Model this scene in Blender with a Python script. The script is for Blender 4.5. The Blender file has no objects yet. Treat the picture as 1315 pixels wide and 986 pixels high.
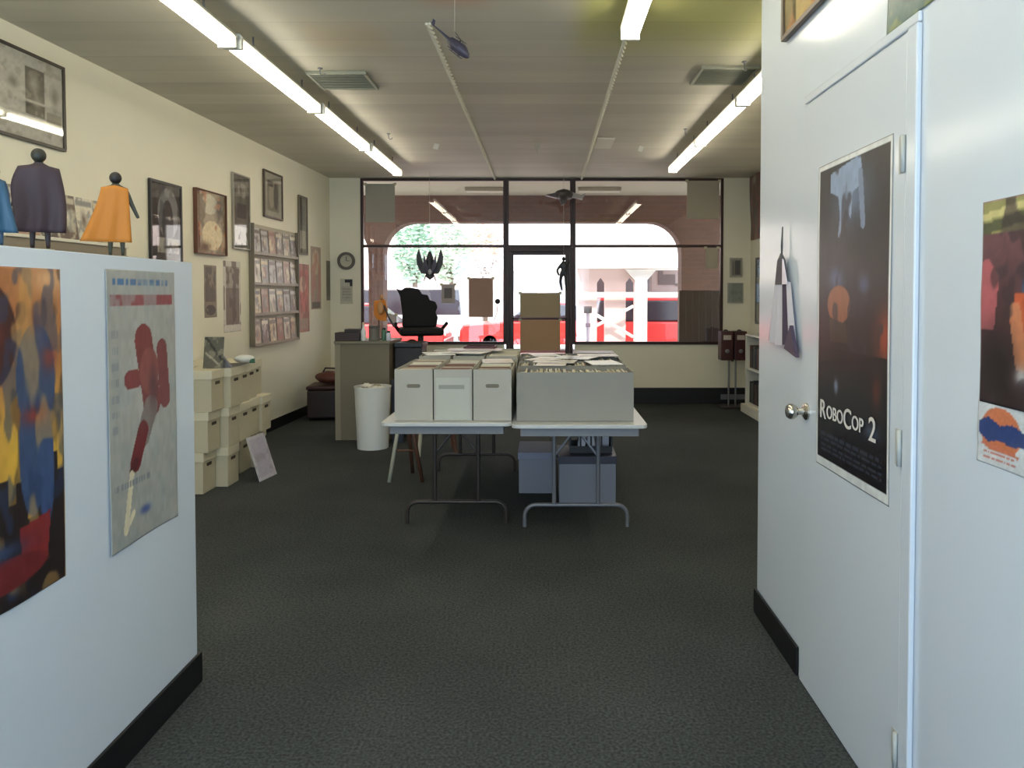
import bpy, bmesh, math, random
import numpy as np
from mathutils import Vector, Matrix
random.seed(7)
PI = math.pi
S = bpy.context.scene
COL = S.collection
# ------------------------------------------------------------------ camera (a 2 degree downward pitch, lens shift)
F, CX, HY, W, H = 942.0, 700.0, 378.0, 1315, 986
PITCH = math.radians(1.6)
CY = HY + F*math.tan(PITCH)
EYE = Vector((0, 0, 1.48))
def ray(px, py):
    a, b = (px-CX)/F, (CY-py)/F
    return Vector((a, math.cos(PITCH)+b*math.sin(PITCH), -math.sin(PITCH)+b*math.cos(PITCH)))
def at(px, py, X=None, Y=None, Z=None):
    r = ray(px, py)
    if Y is not None: t = (Y-EYE.y)/r.y
    elif X is not None: t = (X-EYE.x)/r.x
    else: t = (Z-EYE.z)/r.z
    return EYE + r*t
cam = bpy.data.cameras.new('camera'); co = bpy.data.objects.new('camera', cam); COL.objects.link(co)
co.location = EYE; co.rotation_euler = (PI/2-PITCH, 0, 0)
cam.sensor_width = 36; cam.lens = F/W*36
cam.shift_x = -(CX-W/2)/W; cam.shift_y = -(H/2-CY)/W
cam.clip_start = 0.02; cam.clip_end = 300
S.camera = co

# ------------------------------------------------------------------ materials
def lin(c):
    c = [x/255 for x in c[:3]]
    return tuple((x/12.92 if x <= .04045 else ((x+.055)/1.055)**2.4) for x in c)
MATS = {}
def mat(name, rgb, rough=.6, metal=0, noise=0, nscale=20, bump=0, bscale=200, coat=0, emit=0, stretch=None, spec=None):
    if name in MATS: return MATS[name]
    m = bpy.data.materials.new(name); m.use_nodes = True; MATS[name] = m
    nt = m.node_tree; b = nt.nodes['Principled BSDF']
    c = lin(rgb)
    b.inputs['Base Color'].default_value = (*c, 1); b.inputs['Roughness'].default_value = rough
    b.inputs['Metallic'].default_value = metal; b.inputs['Coat Weight'].default_value = coat
    if spec is not None: b.inputs['Specular IOR Level'].default_value = spec
    if noise or bump:
        tc = nt.nodes.new('ShaderNodeTexCoord'); mp = nt.nodes.new('ShaderNodeMapping')
        nt.links.new(tc.outputs['Object'], mp.inputs['Vector'])
        if stretch: mp.inputs['Scale'].default_value = stretch
    if noise:
        n = nt.nodes.new('ShaderNodeTexNoise'); n.inputs['Scale'].default_value = nscale; n.inputs['Detail'].default_value = 5
        nt.links.new(mp.outputs['Vector'], n.inputs['Vector'])
        r = nt.nodes.new('ShaderNodeValToRGB')
        r.color_ramp.elements[0].position = .3; r.color_ramp.elements[1].position = .7
        r.color_ramp.elements[0].color = (*[x*(1-noise) for x in c], 1)
        r.color_ramp.elements[1].color = (*[min(1, x*(1+noise)) for x in c], 1)
        nt.links.new(n.outputs['Fac'], r.inputs['Fac']); nt.links.new(r.outputs['Color'], b.inputs['Base Color'])
    if bump:
        n = nt.nodes.new('ShaderNodeTexNoise'); n.inputs['Scale'].default_value = bscale
        nt.links.new(mp.outputs['Vector'], n.inputs['Vector'])
        bp = nt.nodes.new('ShaderNodeBump'); bp.inputs['Strength'].default_value = bump; bp.inputs['Distance'].default_value = .01
        nt.links.new(n.outputs['Fac'], bp.inputs['Height']); nt.links.new(bp.outputs['Normal'], b.inputs['Normal'])
    if emit:
        b.inputs['Emission Color'].default_value = (*c, 1); b.inputs['Emission Strength'].default_value = emit
    return m
WALL = mat('wall paint', (230, 224, 200), .55, bump=.05, bscale=60, noise=.02, nscale=1.5)
GLOSSW = mat('semi gloss wall paint', (206, 214, 222), .17, bump=.05, bscale=5, noise=.015, nscale=2)
DOORW = mat('semi gloss door paint', (206, 213, 220), .15, bump=.04, bscale=4)
BLACK = mat('black rubber base', (16, 15, 17), .45)
CARDB = mat('white cardboard', (176, 172, 160), .75, noise=.03, nscale=4)
CARDD = mat('cardboard edge shadow grey', (120, 112, 98), .8)
LILAC = mat('pale grey cardboard', (142, 143, 152), .7)
BRONZE = mat('dark bronze aluminium', (54, 30, 22), .45, metal=.1)
METAL = mat('grey metal', (150, 150, 148), .35, metal=.9)
CHROME = mat('brushed nickel', (190, 185, 175), .2, metal=1)
DARKM = mat('dark brown painted steel', (62, 54, 50), .4, metal=.3)
GREYM = mat('grey painted steel', (120, 120, 124), .4, metal=.3)
LAMW = mat('white laminate', (196, 196, 192), .35)
WHITEP = mat('white plastic', (222, 222, 214), .45)
DARKP = mat('black plastic', (20, 18, 18), .4)
DARKG = mat('dark grey plastic', (48, 47, 52), .45)
BROWN = mat('dark brown wood', (60, 40, 30), .5, noise=.15, nscale=6)
CREAMW = mat('cream wood', (196, 190, 165), .55)
REDW = mat('reddish wood', (96, 62, 46), .5)
PAPER = mat('paper', (214, 210, 196), .8)
PAPERG = mat('grey paper back', (168, 162, 146), .85)
TAN = mat('tan kraft paper', (176, 146, 108), .85, noise=.04, nscale=5)
STRING = mat('pale string', (190, 186, 170), .8)
EMITT = mat('fluorescent tube glow', (255, 248, 230), .5, emit=13)
FIXW = mat('fixture white enamel', (214, 212, 198), .4)
def glassmat(name, tint=(1, 1, 1), rough=.0, refl=1.0):
    m = bpy.data.materials.new(name); m.use_nodes = True; nt = m.node_tree; nt.nodes.clear()
    o = nt.nodes.new('ShaderNodeOutputMaterial'); t = nt.nodes.new('ShaderNodeBsdfTransparent'); g = nt.nodes.new('ShaderNodeBsdfGlossy')
    t.inputs[0].default_value = (*tint, 1); g.inputs['Roughness'].default_value = rough
    fr = nt.nodes.new('ShaderNodeFresnel'); ge = nt.nodes.new('ShaderNodeNewGeometry'); ior = nt.nodes.new('ShaderNodeMapRange')
    ior.inputs[3].default_value = 1.5; ior.inputs[4].default_value = 1/1.5; nt.links.new(ge.outputs['Backfacing'], ior.inputs[0]); nt.links.new(ior.outputs[0], fr.inputs[0])
    mu = nt.nodes.new('ShaderNodeMath'); mu.operation = 'MULTIPLY'; mu.inputs[1].default_value = refl; mu.use_clamp = True
    x = nt.nodes.new('ShaderNodeMixShader')
    nt.links.new(fr.outputs[0], mu.inputs[0]); nt.links.new(mu.outputs[0], x.inputs[0])
    nt.links.new(t.outputs[0], x.inputs[1]); nt.links.new(g.outputs[0], x.inputs[2]); nt.links.new(x.outputs[0], o.inputs[0])
    return m
GLASS = glassmat('window glass', (.98, .91, .87), 0, 1.3)     # two faces of a pane
PICGLASS = glassmat('picture glass', (.97, .97, .97), .03, 1.3)
def backlit(name, rgb, amt=.4):
    m = mat(name, rgb, .85, noise=.04, nscale=5); nt = m.node_tree; b = nt.nodes['Principled BSDF']; o = nt.nodes['Material Output']
    t = nt.nodes.new('ShaderNodeBsdfTranslucent'); t.inputs[0].default_value = (*lin(rgb), 1); x = nt.nodes.new('ShaderNodeMixShader'); x.inputs[0].default_value = amt
    nt.links.new(b.outputs[0], x.inputs[1]); nt.links.new(t.outputs[0], x.inputs[2]); nt.links.new(x.outputs[0], o.inputs[0]); return m
def vcmat(name, rough, coat=0):
    m = bpy.data.materials.new(name); m.use_nodes = True; b = m.node_tree.nodes['Principled BSDF']
    a = m.node_tree.nodes.new('ShaderNodeVertexColor'); a.layer_name = 'art'
    m.node_tree.links.new(a.outputs['Color'], b.inputs['Base Color']); b.inputs['Roughness'].default_value = rough
    b.inputs['Coat Weight'].default_value = coat; b.inputs['Coat Roughness'].default_value = .1
    return m
ART = vcmat('printed paper', .5); ARTG = vcmat('glossy printed poster', .32)

# ------------------------------------------------------------------ mesh builder
class MB:
    def __init__(s): s.v, s.f, s.mi, s.sm = [], [], [], []
    def add(s, vs, fs, mi=0, sm=False):
        o = len(s.v); s.v += [tuple(p) for p in vs]
        for f in fs: s.f.append([i+o for i in f]); s.mi.append(mi); s.sm.append(sm)
        return s
    def box(s, x0, x1, y0, y1, z0, z1, mi=0, rot=None):
        vs = [Vector((x, y, z)) for z in (z0, z1) for (x, y) in ((x0, y0), (x1, y0), (x1, y1), (x0, y1))]
        if rot is not None:
            c = Vector(((x0+x1)/2, (y0+y1)/2, (z0+z1)/2)); vs = [c+rot@(p-c) for p in vs]
        return s.add(vs, [(0, 3, 2, 1), (4, 5, 6, 7), (0, 1, 5, 4), (1, 2, 6, 5), (2, 3, 7, 6), (3, 0, 4, 7)], mi)
    def cbox(s, c, sz, mi=0, rot=None):
        return s.box(c[0]-sz[0]/2, c[0]+sz[0]/2, c[1]-sz[1]/2, c[1]+sz[1]/2, c[2]-sz[2]/2, c[2]+sz[2]/2, mi, rot)
    def tube(s, pts, r, n=10, mi=0, caps=True):
        pts = [Vector(p) for p in pts]; m = len(pts); rs = r if isinstance(r, (list, tuple)) else [r]*m
        vs = []; up = None
        for i, p in enumerate(pts):
            d = (pts[min(i+1, m-1)]-pts[max(i-1, 0)]).normalized()
            if up is None: up = Vector((0, 0, 1)) if abs(d.z) < .9 else Vector((1, 0, 0))
            a = d.cross(up).normalized(); b = a.cross(d).normalized(); up = b
            for k in range(n):
                t = 2*PI*k/n; vs.append(p+(a*math.cos(t)+b*math.sin(t))*rs[i])
        fs = [(i*n+k, i*n+(k+1) % n, (i+1)*n+(k+1) % n, (i+1)*n+k) for i in range(m-1) for k in range(n)]
        s.add(vs, fs, mi, True)
        if caps:
            o = len(s.v)-m*n
            s.f.append([o+k for k in range(n)][::-1]); s.mi.append(mi); s.sm.append(False)
            s.f.append([o+(m-1)*n+k for k in range(n)]); s.mi.append(mi); s.sm.append(False)
        return s
    def lathe(s, prof, cx=0, cy=0, n=24, mi=0, sx=1, sy=1):
        vs = [(cx+r*sx*math.cos(2*PI*k/n), cy+r*sy*math.sin(2*PI*k/n), z) for r, z in prof for k in range(n)]
        m = len(prof)
        fs = [(i*n+k, i*n+(k+1) % n, (i+1)*n+(k+1) % n, (i+1)*n+k) for i in range(m-1) for k in range(n)]
        s.add(vs, fs, mi, True)
        o = len(s.v)-m*n
        if prof[0][0] > 1e-4: s.f.append([o+k for k in range(n)][::-1]); s.mi.append(mi); s.sm.append(False)
        if prof[-1][0] > 1e-4: s.f.append([o+(m-1)*n+k for k in range(n)]); s.mi.append(mi); s.sm.append(False)
        return s
    def prism(s, poly, a0, a1, axis='y', mi=0):
        def P(u, w, a): return {'y': (u, a, w), 'x': (a, u, w), 'z': (u, w, a)}[axis]
        n = len(poly); vs = [P(u, w, a) for a in (a0, a1) for u, w in poly]
        return s.add(vs, [tuple(range(n))[::-1], tuple(range(n, 2*n))]+[(k, (k+1) % n, n+(k+1) % n, n+k) for k in range(n)], mi)
    def blob(s, c, r, mi=0, n=12, rot=None, amp=0):
        vs = []; c = Vector(c)
        for i in range(n+1):
            th = PI*i/n
            for k in range(n*2):
                ph = PI*k/n; q = 1+amp*(math.sin(3*ph+c.x*9)*math.sin(4*th)+.5*math.sin(7*ph+2*th))
                p = Vector((r[0]*math.sin(th)*math.cos(ph)*q, r[1]*math.sin(th)*math.sin(ph)*q, r[2]*math.cos(th)*q))
                vs.append(c+(rot@p if rot is not None else p))
        m = 2*n
        return s.add(vs, [(i*m+k, (i+1)*m+k, (i+1)*m+(k+1) % m, i*m+(k+1) % m) for i in range(n) for k in range(m)], mi, True)
    def build(s, name, mats, parent=None, bevel=0, local=False, merge=True, solid=0, subs=0):
        if not isinstance(mats, (list, tuple)): mats = [mats]
        me = bpy.data.meshes.new(name); me.from_pydata(s.v, [], s.f); 
        for m in mats: me.materials.append(m)
        me.polygons.foreach_set('material_index', s.mi); me.polygons.foreach_set('use_smooth', s.sm); me.update()
        bm = bmesh.new(); bm.from_mesh(me)
        if merge: bmesh.ops.remove_doubles(bm, verts=bm.verts, dist=1e-5)
        bmesh.ops.recalc_face_normals(bm, faces=bm.faces)
        for e in bm.edges:
            if len(e.link_faces) == 2 and e.calc_face_angle(0) > .75: e.smooth = False
        bm.to_mesh(me); bm.free()
        o = bpy.data.objects.new(name, me); COL.objects.link(o)
        if parent is not None: o.parent = parent
        if subs:
            q = o.modifiers.new('sub', 'SUBSURF'); q.levels = subs; q.render_levels = subs
        if solid:
            q = o.modifiers.new('sol', 'SOLIDIFY'); q.thickness = solid
        if bevel:
            q = o.modifiers.new('bev', 'BEVEL'); q.width = bevel; q.segments = 2; q.limit_method = 'ANGLE'; q.angle_limit = .7
        return o
def tag(o, label=None, cat=None, group=None, kind=None):
    if label: o['label'] = label
    if cat: o['category'] = cat
    if group: o['group'] = group
    if kind: o['kind'] = kind
    return o
def struct(o, label=None): 
    o['kind'] = 'structure'
    if label: o['label'] = label
    return o
def empty(name, loc, rz=0, label=None, cat=None, group=None, tilt=None):
    o = bpy.data.objects.new(name, None); COL.objects.link(o); o.empty_display_size = .1
    o.location = loc; o.rotation_euler = tilt if tilt else (0, 0, rz)
    return tag(o, label, cat, group)
def dup(o, loc=None, rz=None, label=None, parent=None, group=None):
    c = o.copy(); COL.objects.link(c)
    if parent is not None: c.parent = parent
    if loc is not None: c.location = loc
    if rz is not None: c.rotation_euler = (0, 0, rz)
    if label: c['label'] = label
    if group: c['group'] = group
    for ch in [x for x in bpy.data.objects if x.parent == o and x != c]: dup(ch, parent=c)
    return c
def RZ(a): return Matrix.Rotation(a, 3, 'Z')
def RX(a): return Matrix.Rotation(a, 3, 'X')
def RY(a): return Matrix.Rotation(a, 3, 'Y')

# ------------------------------------------------------------------ printed art on fine colour grids
def vnoise(U, V, sc, seed):
    r = np.random.RandomState(seed); n = int(sc)+3; g = r.rand(n, n)
    x = np.clip(U, 0, .9999)*sc; y = np.clip(V, 0, .9999)*sc; i = x.astype(int); j = y.astype(int); fx = x-i; fy = y-j
    fx = fx*fx*(3-2*fx); fy = fy*fy*(3-2*fy)
    return (g[j, i]*(1-fx)+g[j, i+1]*fx)*(1-fy)+(g[j+1, i]*(1-fx)+g[j+1, i+1]*fx)*fy
def paint(ops, U, V, seed=1, asp=1.0):
    C = np.zeros(U.shape+(3,)); e = .006
    def mix(M, c):
        c = np.array(c, float)/255
        C[...] = C*(1-M[..., None])+c*M[..., None]
    for o in ops:
        k = o[0]
        if k == 'bg': C[...] = np.array(o[1])/255
        elif k == 'grad': 
            a, b = np.array(o[1])/255, np.array(o[2])/255; C[...] = a+(b-a)*V[..., None]
        elif k == 'rect':
            u0, v0, u1, v1 = o[1:5]; mix(((U > u0) & (U < u1) & (V > v0) & (V < v1)).astype(float), o[5])
        elif k == 'ell':
            cu, cv, ru, rv = o[1:5]; d = np.sqrt(((U-cu)/ru)**2+((V-cv)/rv)**2); mix(np.clip((1-d)*min(ru, rv)/e+.5, 0, 1), o[5])
        elif k == 'soft':
            cu, cv, ru, rv = o[1:5]; d = ((U-cu)/ru)**2+((V-cv)/rv)**2; mix(np.exp(-d*1.5)*(o[6] if len(o) > 6 else 1), o[5])
        elif k == 'poly':
            P = o[1]; ins = np.zeros(U.shape, bool)
            for i in range(len(P)):
                x0, y0 = P[i]; x1, y1 = P[i-1]
                c = ((y0 > V) != (y1 > V)) & (U < (x1-x0)*(V-y0)/((y1-y0) if y1 != y0 else 1e-9)+x0); ins ^= c
            mix(ins.astype(float), o[2])
        elif k == 'line':
            (x0, y0), (x1, y1), w = o[1], o[2], o[3]; dx, dy = x1-x0, (y1-y0)*asp; L = dx*dx+dy*dy
            t = np.clip(((U-x0)*dx+(V-y0)*asp*dy)/L, 0, 1); d = np.hypot(U-x0-t*dx, (V-y0)*asp-t*dy); mix((d < w).astype(float), o[4])
        elif k == 'blotch':     # scale, threshold, colour, alpha, seed
            n = vnoise(U, V, o[1], o[5])*.65+vnoise(U, V, o[1]*2.3, o[5]+9)*.35
            mix(np.clip((n-o[2])*14, 0, 1)*o[4], o[3])
        elif k == 'streak':     # horizontal strokes u0 v0 u1 v1 colour rows seed
            u0, v0, u1, v1, c, rows, sd = o[1:8]; r = np.random.RandomState(sd); h = (v1-v0)/rows
            for q in range(rows):
                x = u0
                while x < u1:
                    w = r.uniform(.03, .12)*(u1-u0); mix(((U > x) & (U < min(x+w, u1)) & (V > v0+(q+.25)*h) & (V < v0+(q+.75)*h)).astype(float), c); x += w+.025*(u1-u0)
    n = vnoise(U, V, 30, seed)-.5
    C = np.clip(C*(1+.10*n[..., None]), 0, 1)
    return np.where(C <= .04045, C/12.92, ((C+.055)/1.055)**2.4)
def sheet(name, w, h, ops, parent, y=0, z0=0, cell=.006, curl=None, m=None, seed=1, x0=None, wave=0, th=.0008):
    """printed sheet in the local xz plane, front towards -y, with real thickness"""
    nx = max(6, min(150, int(w/cell))); nz = max(6, min(260, int(h/cell)))
    u = np.linspace(0, 1, nx+1); v = np.linspace(0, 1, nz+1); U, V = np.meshgrid(u, v)
    C = paint(ops, U, V, seed, h/w)
    X = (x0 if x0 is not None else -w/2)+U*w; Z = z0+V*h; Y = np.full(U.shape, float(y))
    D = np.zeros(U.shape)
    if curl: D = D+curl(U, V)
    if wave: D = D+wave*(vnoise(U, V, 4, seed+3))
    Y = Y-(D-D.min())
    vs = np.stack([X, Y, Z], -1).reshape(-1, 3); n0 = len(vs)
    back = vs+np.array([0, th, 0]); allv = np.vstack([vs, back])
    q = [(j*(nx+1)+i, j*(nx+1)+i+1, (j+1)*(nx+1)+i+1, (j+1)*(nx+1)+i) for j in range(nz) for i in range(nx)]
    if curl or wave or th > .002:
        N1 = nx+1; ring_ = [i for i in range(nx)]+[j*N1+nx for j in range(nz)]+[nz*N1+nx-i for i in range(nx)]+[(nz-j)*N1 for j in range(nz)]
        fs = list(q)+[tuple(n0+k for k in f[::-1]) for f in q]+[(ring_[i], n0+ring_[i], n0+ring_[(i+1) % len(ring_)], ring_[(i+1) % len(ring_)]) for i in range(len(ring_))]
    else: fs = list(q)+[tuple(n0+k for k in (nz*(nx+1), nz*(nx+1)+nx, nx, 0))]
    me = bpy.data.meshes.new(name); me.from_pydata(allv.tolist(), [], fs)
    a = me.color_attributes.new('art', 'FLOAT_COLOR', 'POINT')
    cc = np.concatenate([C.reshape(-1, 3), np.full((n0, 3), .62)]); cc = np.hstack([cc, np.ones((len(cc), 1))])
    a.data.foreach_set('color', cc.ravel()); me.materials.append(m or ART)
    me.polygons.foreach_set('use_smooth', [bool(curl or wave)]*len(me.polygons)); me.update()
    o = bpy.data.objects.new(name, me); COL.objects.link(o)
    if parent is not None: o.parent = parent
    return o
def text(name, s, size, parent, loc, m, extrude=.0006, rot=(PI/2, 0, 0), sx=1, bold=0, shear=0):
    cu = bpy.data.curves.new(name, 'FONT'); cu.body = s; cu.size = size; cu.extrude = extrude; cu.align_x = 'CENTER'; cu.offset = bold; cu.shear = shear
    t = bpy.data.objects.new('tmp', cu); COL.objects.link(t); dg = bpy.context.evaluated_depsgraph_get()
    me = bpy.data.meshes.new_from_object(t.evaluated_get(dg)); bpy.data.objects.remove(t)
    me.materials.clear(); me.materials.append(m); o = bpy.data.objects.new(name, me); COL.objects.link(o); o.parent = parent
    o.location = loc; o.rotation_euler = rot; o.scale = (sx, 1, 1); return o

# ------------------------------------------------------------------ room dimensions
YB, ZC, YR = 9.94, 3.05, -1.6
XR = 2.78
XL0, XL1 = -2.91, -3.10                       # left wall: at the shopfront, at y=4.13 (it splays a little)
def xl(y): return XL0+(XL1-XL0)*(YB-y)/(YB-4.13)
XP, XD = -1.325, .985                         # half-height wall face, closet wall face
YPE, YDE = 2.76, 3.37
ZP = 1.60
TR = YB*1.0/F
def bx(px): return (px-CX)*YB/F
def bz(py): return at(700, py, Y=YB).z

# floor
def nodes_floor():
    m = mat('charcoal carpet', (72, 74, 72), .95, spec=.15); nt = m.node_tree; b = nt.nodes['Principled BSDF']
    tc = nt.nodes.new('ShaderNodeTexCoord')
    n1 = nt.nodes.new('ShaderNodeTexNoise'); n1.inputs['Scale'].default_value = 90; n1.inputs['Detail'].default_value = 6
    n2 = nt.nodes.new('ShaderNodeTexNoise'); n2.inputs['Scale'].default_value = 1.1; n2.inputs['Detail'].default_value = 3
    r1 = nt.nodes.new('ShaderNodeValToRGB'); r1.color_ramp.elements[0].position = .35; r1.color_ramp.elements[1].position = .68
    r1.color_ramp.elements[0].color = (*lin((54, 57, 56)), 1); r1.color_ramp.elements[1].color = (*lin((84, 87, 86)), 1)
    mx = nt.nodes.new('ShaderNodeMix'); mx.data_type = 'RGBA'; mx.blend_type = 'MULTIPLY'; mx.inputs[0].default_value = .55
    for n in (n1, n2): nt.links.new(tc.outputs['Object'], n.inputs['Vector'])
    r2 = nt.nodes.new('ShaderNodeValToRGB'); r2.color_ramp.elements[0].position = .35; r2.color_ramp.elements[1].position = .65
    r2.color_ramp.elements[0].color = (.55, .56, .6, 1); r2.color_ramp.elements[1].color = (1, 1, 1, 1)
    nt.links.new(n1.outputs['Fac'], r1.inputs[0]); nt.links.new(n2.outputs['Fac'], r2.inputs[0])
    nt.links.new(r1.outputs[0], mx.inputs[6]); nt.links.new(r2.outputs[0], mx.inputs[7]); nt.links.new(mx.outputs[2], b.inputs['Base Color'])
    bp = nt.nodes.new('ShaderNodeBump'); bp.inputs['Strength'].default_value = .25; bp.inputs['Distance'].default_value = .004
    nt.links.new(n1.outputs['Fac'], bp.inputs['Height']); nt.links.new(bp.outputs['Normal'], b.inputs['Normal'])
    return m
CARPET = nodes_floor()
struct(MB().box(-3.6, 3.1, YR, YB+.06, -.08, 0).build('floor', CARPET), 'dark charcoal carpet')
# ceiling with board joints and soft yellow-green and orange areas towards the camera
def nodes_ceil():
    m = mat('ceiling boards', (200, 196, 176), .6); nt = m.node_tree; b = nt.nodes['Principled BSDF']; L = nt.links.new
    tc = nt.nodes.new('ShaderNodeTexCoord'); sp = nt.nodes.new('ShaderNodeSeparateXYZ'); L(tc.outputs['Object'], sp.inputs[0])
    def M(op, a, bb=None, clamp=False):
        n = nt.nodes.new('ShaderNodeMath'); n.operation = op; n.use_clamp = clamp
        for i, v in enumerate((a, bb)):
            if v is None: continue
            if isinstance(v, (int, float)): n.inputs[i].default_value = v
            else: L(v, n.inputs[i])
        return n.outputs[0]
    row = M('DIVIDE', sp.outputs['Y'], .305); fr = M('FRACT', row); fl = M('FLOOR', row)
    joint = M('LESS_THAN', fr, .035)
    wn = nt.nodes.new('ShaderNodeTexWhiteNoise'); wn.noise_dimensions = '1D'; L(fl, wn.inputs['W'])
    nz = nt.nodes.new('ShaderNodeTexNoise'); nz.inputs['Scale'].default_value = 1.3
    mp = nt.nodes.new('ShaderNodeMapping'); mp.inputs['Scale'].default_value = (.5, 2.2, 1); L(tc.outputs['Object'], mp.inputs[0]); L(mp.outputs[0], nz.inputs['Vector'])
    val = M('ADD', M('MULTIPLY', wn.outputs['Value'], .13), M('MULTIPLY', nz.outputs['Fac'], .34)); val = M('ADD', val, .61)
    val = M('SUBTRACT', val, M('MULTIPLY', joint, .10))
    def col(c):
        n = nt.nodes.new('ShaderNodeRGB'); n.outputs[0].default_value = (*lin(c), 1); return n.outputs[0]
    def mix(f, a, bb, bt='MIX'):
        n = nt.nodes.new('ShaderNodeMix'); n.data_type = 'RGBA'; n.blend_type = bt
        if isinstance(f, (int, float)): n.inputs[0].default_value = f
        else: L(f, n.inputs[0])
        L(a, n.inputs[6]); L(bb, n.inputs[7]); return n.outputs[2]
    def step(v, e0, e1):
        n = nt.nodes.new('ShaderNodeMapRange'); n.interpolation_type = 'SMOOTHSTEP'; L(v, n.inputs[0]); n.inputs[1].default_value = e0; n.inputs[2].default_value = e1; return n.outputs[0]
    base = col((208, 202, 182))
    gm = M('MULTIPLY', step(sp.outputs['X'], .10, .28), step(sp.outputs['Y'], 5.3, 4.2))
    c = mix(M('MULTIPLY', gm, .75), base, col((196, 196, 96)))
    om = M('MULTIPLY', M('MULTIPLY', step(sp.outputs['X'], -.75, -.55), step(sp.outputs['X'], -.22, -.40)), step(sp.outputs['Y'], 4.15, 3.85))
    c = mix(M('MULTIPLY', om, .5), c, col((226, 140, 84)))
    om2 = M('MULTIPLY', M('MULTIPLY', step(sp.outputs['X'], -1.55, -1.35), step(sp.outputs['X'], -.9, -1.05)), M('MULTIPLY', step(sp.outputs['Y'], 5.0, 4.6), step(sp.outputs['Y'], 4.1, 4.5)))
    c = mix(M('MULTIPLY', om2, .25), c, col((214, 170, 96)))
    cc = nt.nodes.new('ShaderNodeCombineXYZ')
    for i in range(3): L(val, cc.inputs[i])
    c = mix(1.0, c, cc.outputs[0], 'MULTIPLY'); L(c, b.inputs['Base Color'])
    bp = nt.nodes.new('ShaderNodeBump'); bp.inputs['Strength'].default_value = .6; bp.inputs['Distance'].default_value = .004; bp.invert = True
    L(joint, bp.inputs['Height']); L(bp.outputs['Normal'], b.inputs['Normal'])
    return m
struct(MB().box(-3.7, 3.1, YR, YB+.06, ZC, ZC+.15).build('ceiling', nodes_ceil()), 'painted board ceiling')
# left wall
struct(MB().prism([(xl(YB), YB), (xl(YR), YR), (xl(YR)-.2, YR), (xl(YB)-.2, YB+.0)], 0, ZC, 'z').build('wall_left', WALL), 'plain off-white wall hung with pictures')
struct(MB().box(XR, XR+.2, YDE-.1, YB, 0, ZC).build('wall_right', WALL))
struct(MB().box(XP-.12, XP, YR+.25, YPE, 0, ZP).build('wall_near_left', GLOSSW, bevel=.004), 'half-height glossy white wall with posters')
# closet wall, with opening for its door leaf
DY0, DY1, DZ = 1.985, 2.775, 2.19
struct(MB().box(XD, XD+.12, DY1, YDE, 0, ZC).box(XD, XD+.12, YR, DY0, 0, ZC).box(XD, XD+.12, DY0, DY1, DZ, ZC)
       .box(XD+.12, XR, YDE-.1, YDE, 0, ZC).build('wall_near_right', GLOSSW), 'glossy white closet wall')
# front wall around the shopfront
wl, wm1, wm2, wr = bx(464), bx(650), bx(735.5), bx(928)
zs, zt, ztop = bz(439), bz(316), bz(231)
struct(MB().box(xl(YB)-.2, wl, YB, YB+.12, 0, ZC).box(wr, XR+.2, YB, YB+.12, 0, ZC).box(wl, wm1-.03, YB, YB+.12, 0, zs-.03)
       .box(wm2+.03, wr, YB, YB+.12, 0, zs-.03).box(wl, wr, YB, YB+.12, ztop+.02, ZC).build('wall_back', WALL), 'shopfront wall')
# rear wall behind the camera; unseen opening widened to let in more daylight
struct(MB().box(-3.6, -2.7, YR-.15, YR, 0, ZC).box(.95, 3.0, YR-.15, YR, 0, ZC).box(-2.7, .95, YR-.15, YR, 2.65, ZC).build('wall_rear', WALL))
# baseboards
def base(name, pts, h=.115, t=.012):
    mb = MB()
    mb.prism(pts, 0.0, h, 'z'); return struct(mb.build(name, BLACK, bevel=.003), 'black rubber baseboard')
base('baseboard_near_left', [(XP+.001, YR+.25), (XP+.013, YR+.25), (XP+.013, YPE+.013), (XP-.12, YPE+.013), (XP-.12, YPE+.001), (XP+.001, YPE+.001)])
base('baseboard_near_right', [(XD-.001, DY1+.03), (XD-.013, DY1+.03), (XD-.013, YDE+.013), (XR-.02, YDE+.013), (XR-.02, YDE+.001), (XD-.001, YDE+.001)])
base('baseboard_near_right_front', [(XD-.001, YR+.02), (XD-.013, YR+.02), (XD-.013, DY0-.07), (XD-.001, DY0-.07)])
base('baseboard_left', [(xl(YB-.02)+.001, YB-.02), (xl(YR)+.001, YR+.02), (xl(YR)+.014, YR+.02), (xl(YB-.02)+.014, YB-.02)])
base('baseboard_back_left', [(xl(YB)+.02, YB-.001), (wm1-.05, YB-.001), (wm1-.05, YB-.015), (xl(YB)+.02, YB-.015)])
b_ = base('baseboard_back', [(wm2+.05, YB-.001), (XR-.02, YB-.001), (XR-.02, YB-.05), (wm2+.05, YB-.05)], .215)
b_['label'] = 'tall black baseboard below the right window'
MB().box(bx(925), bx(958), YB-.056, YB-.0515, .06, .13).build('vent_plate', GREYM, b_)

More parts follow.
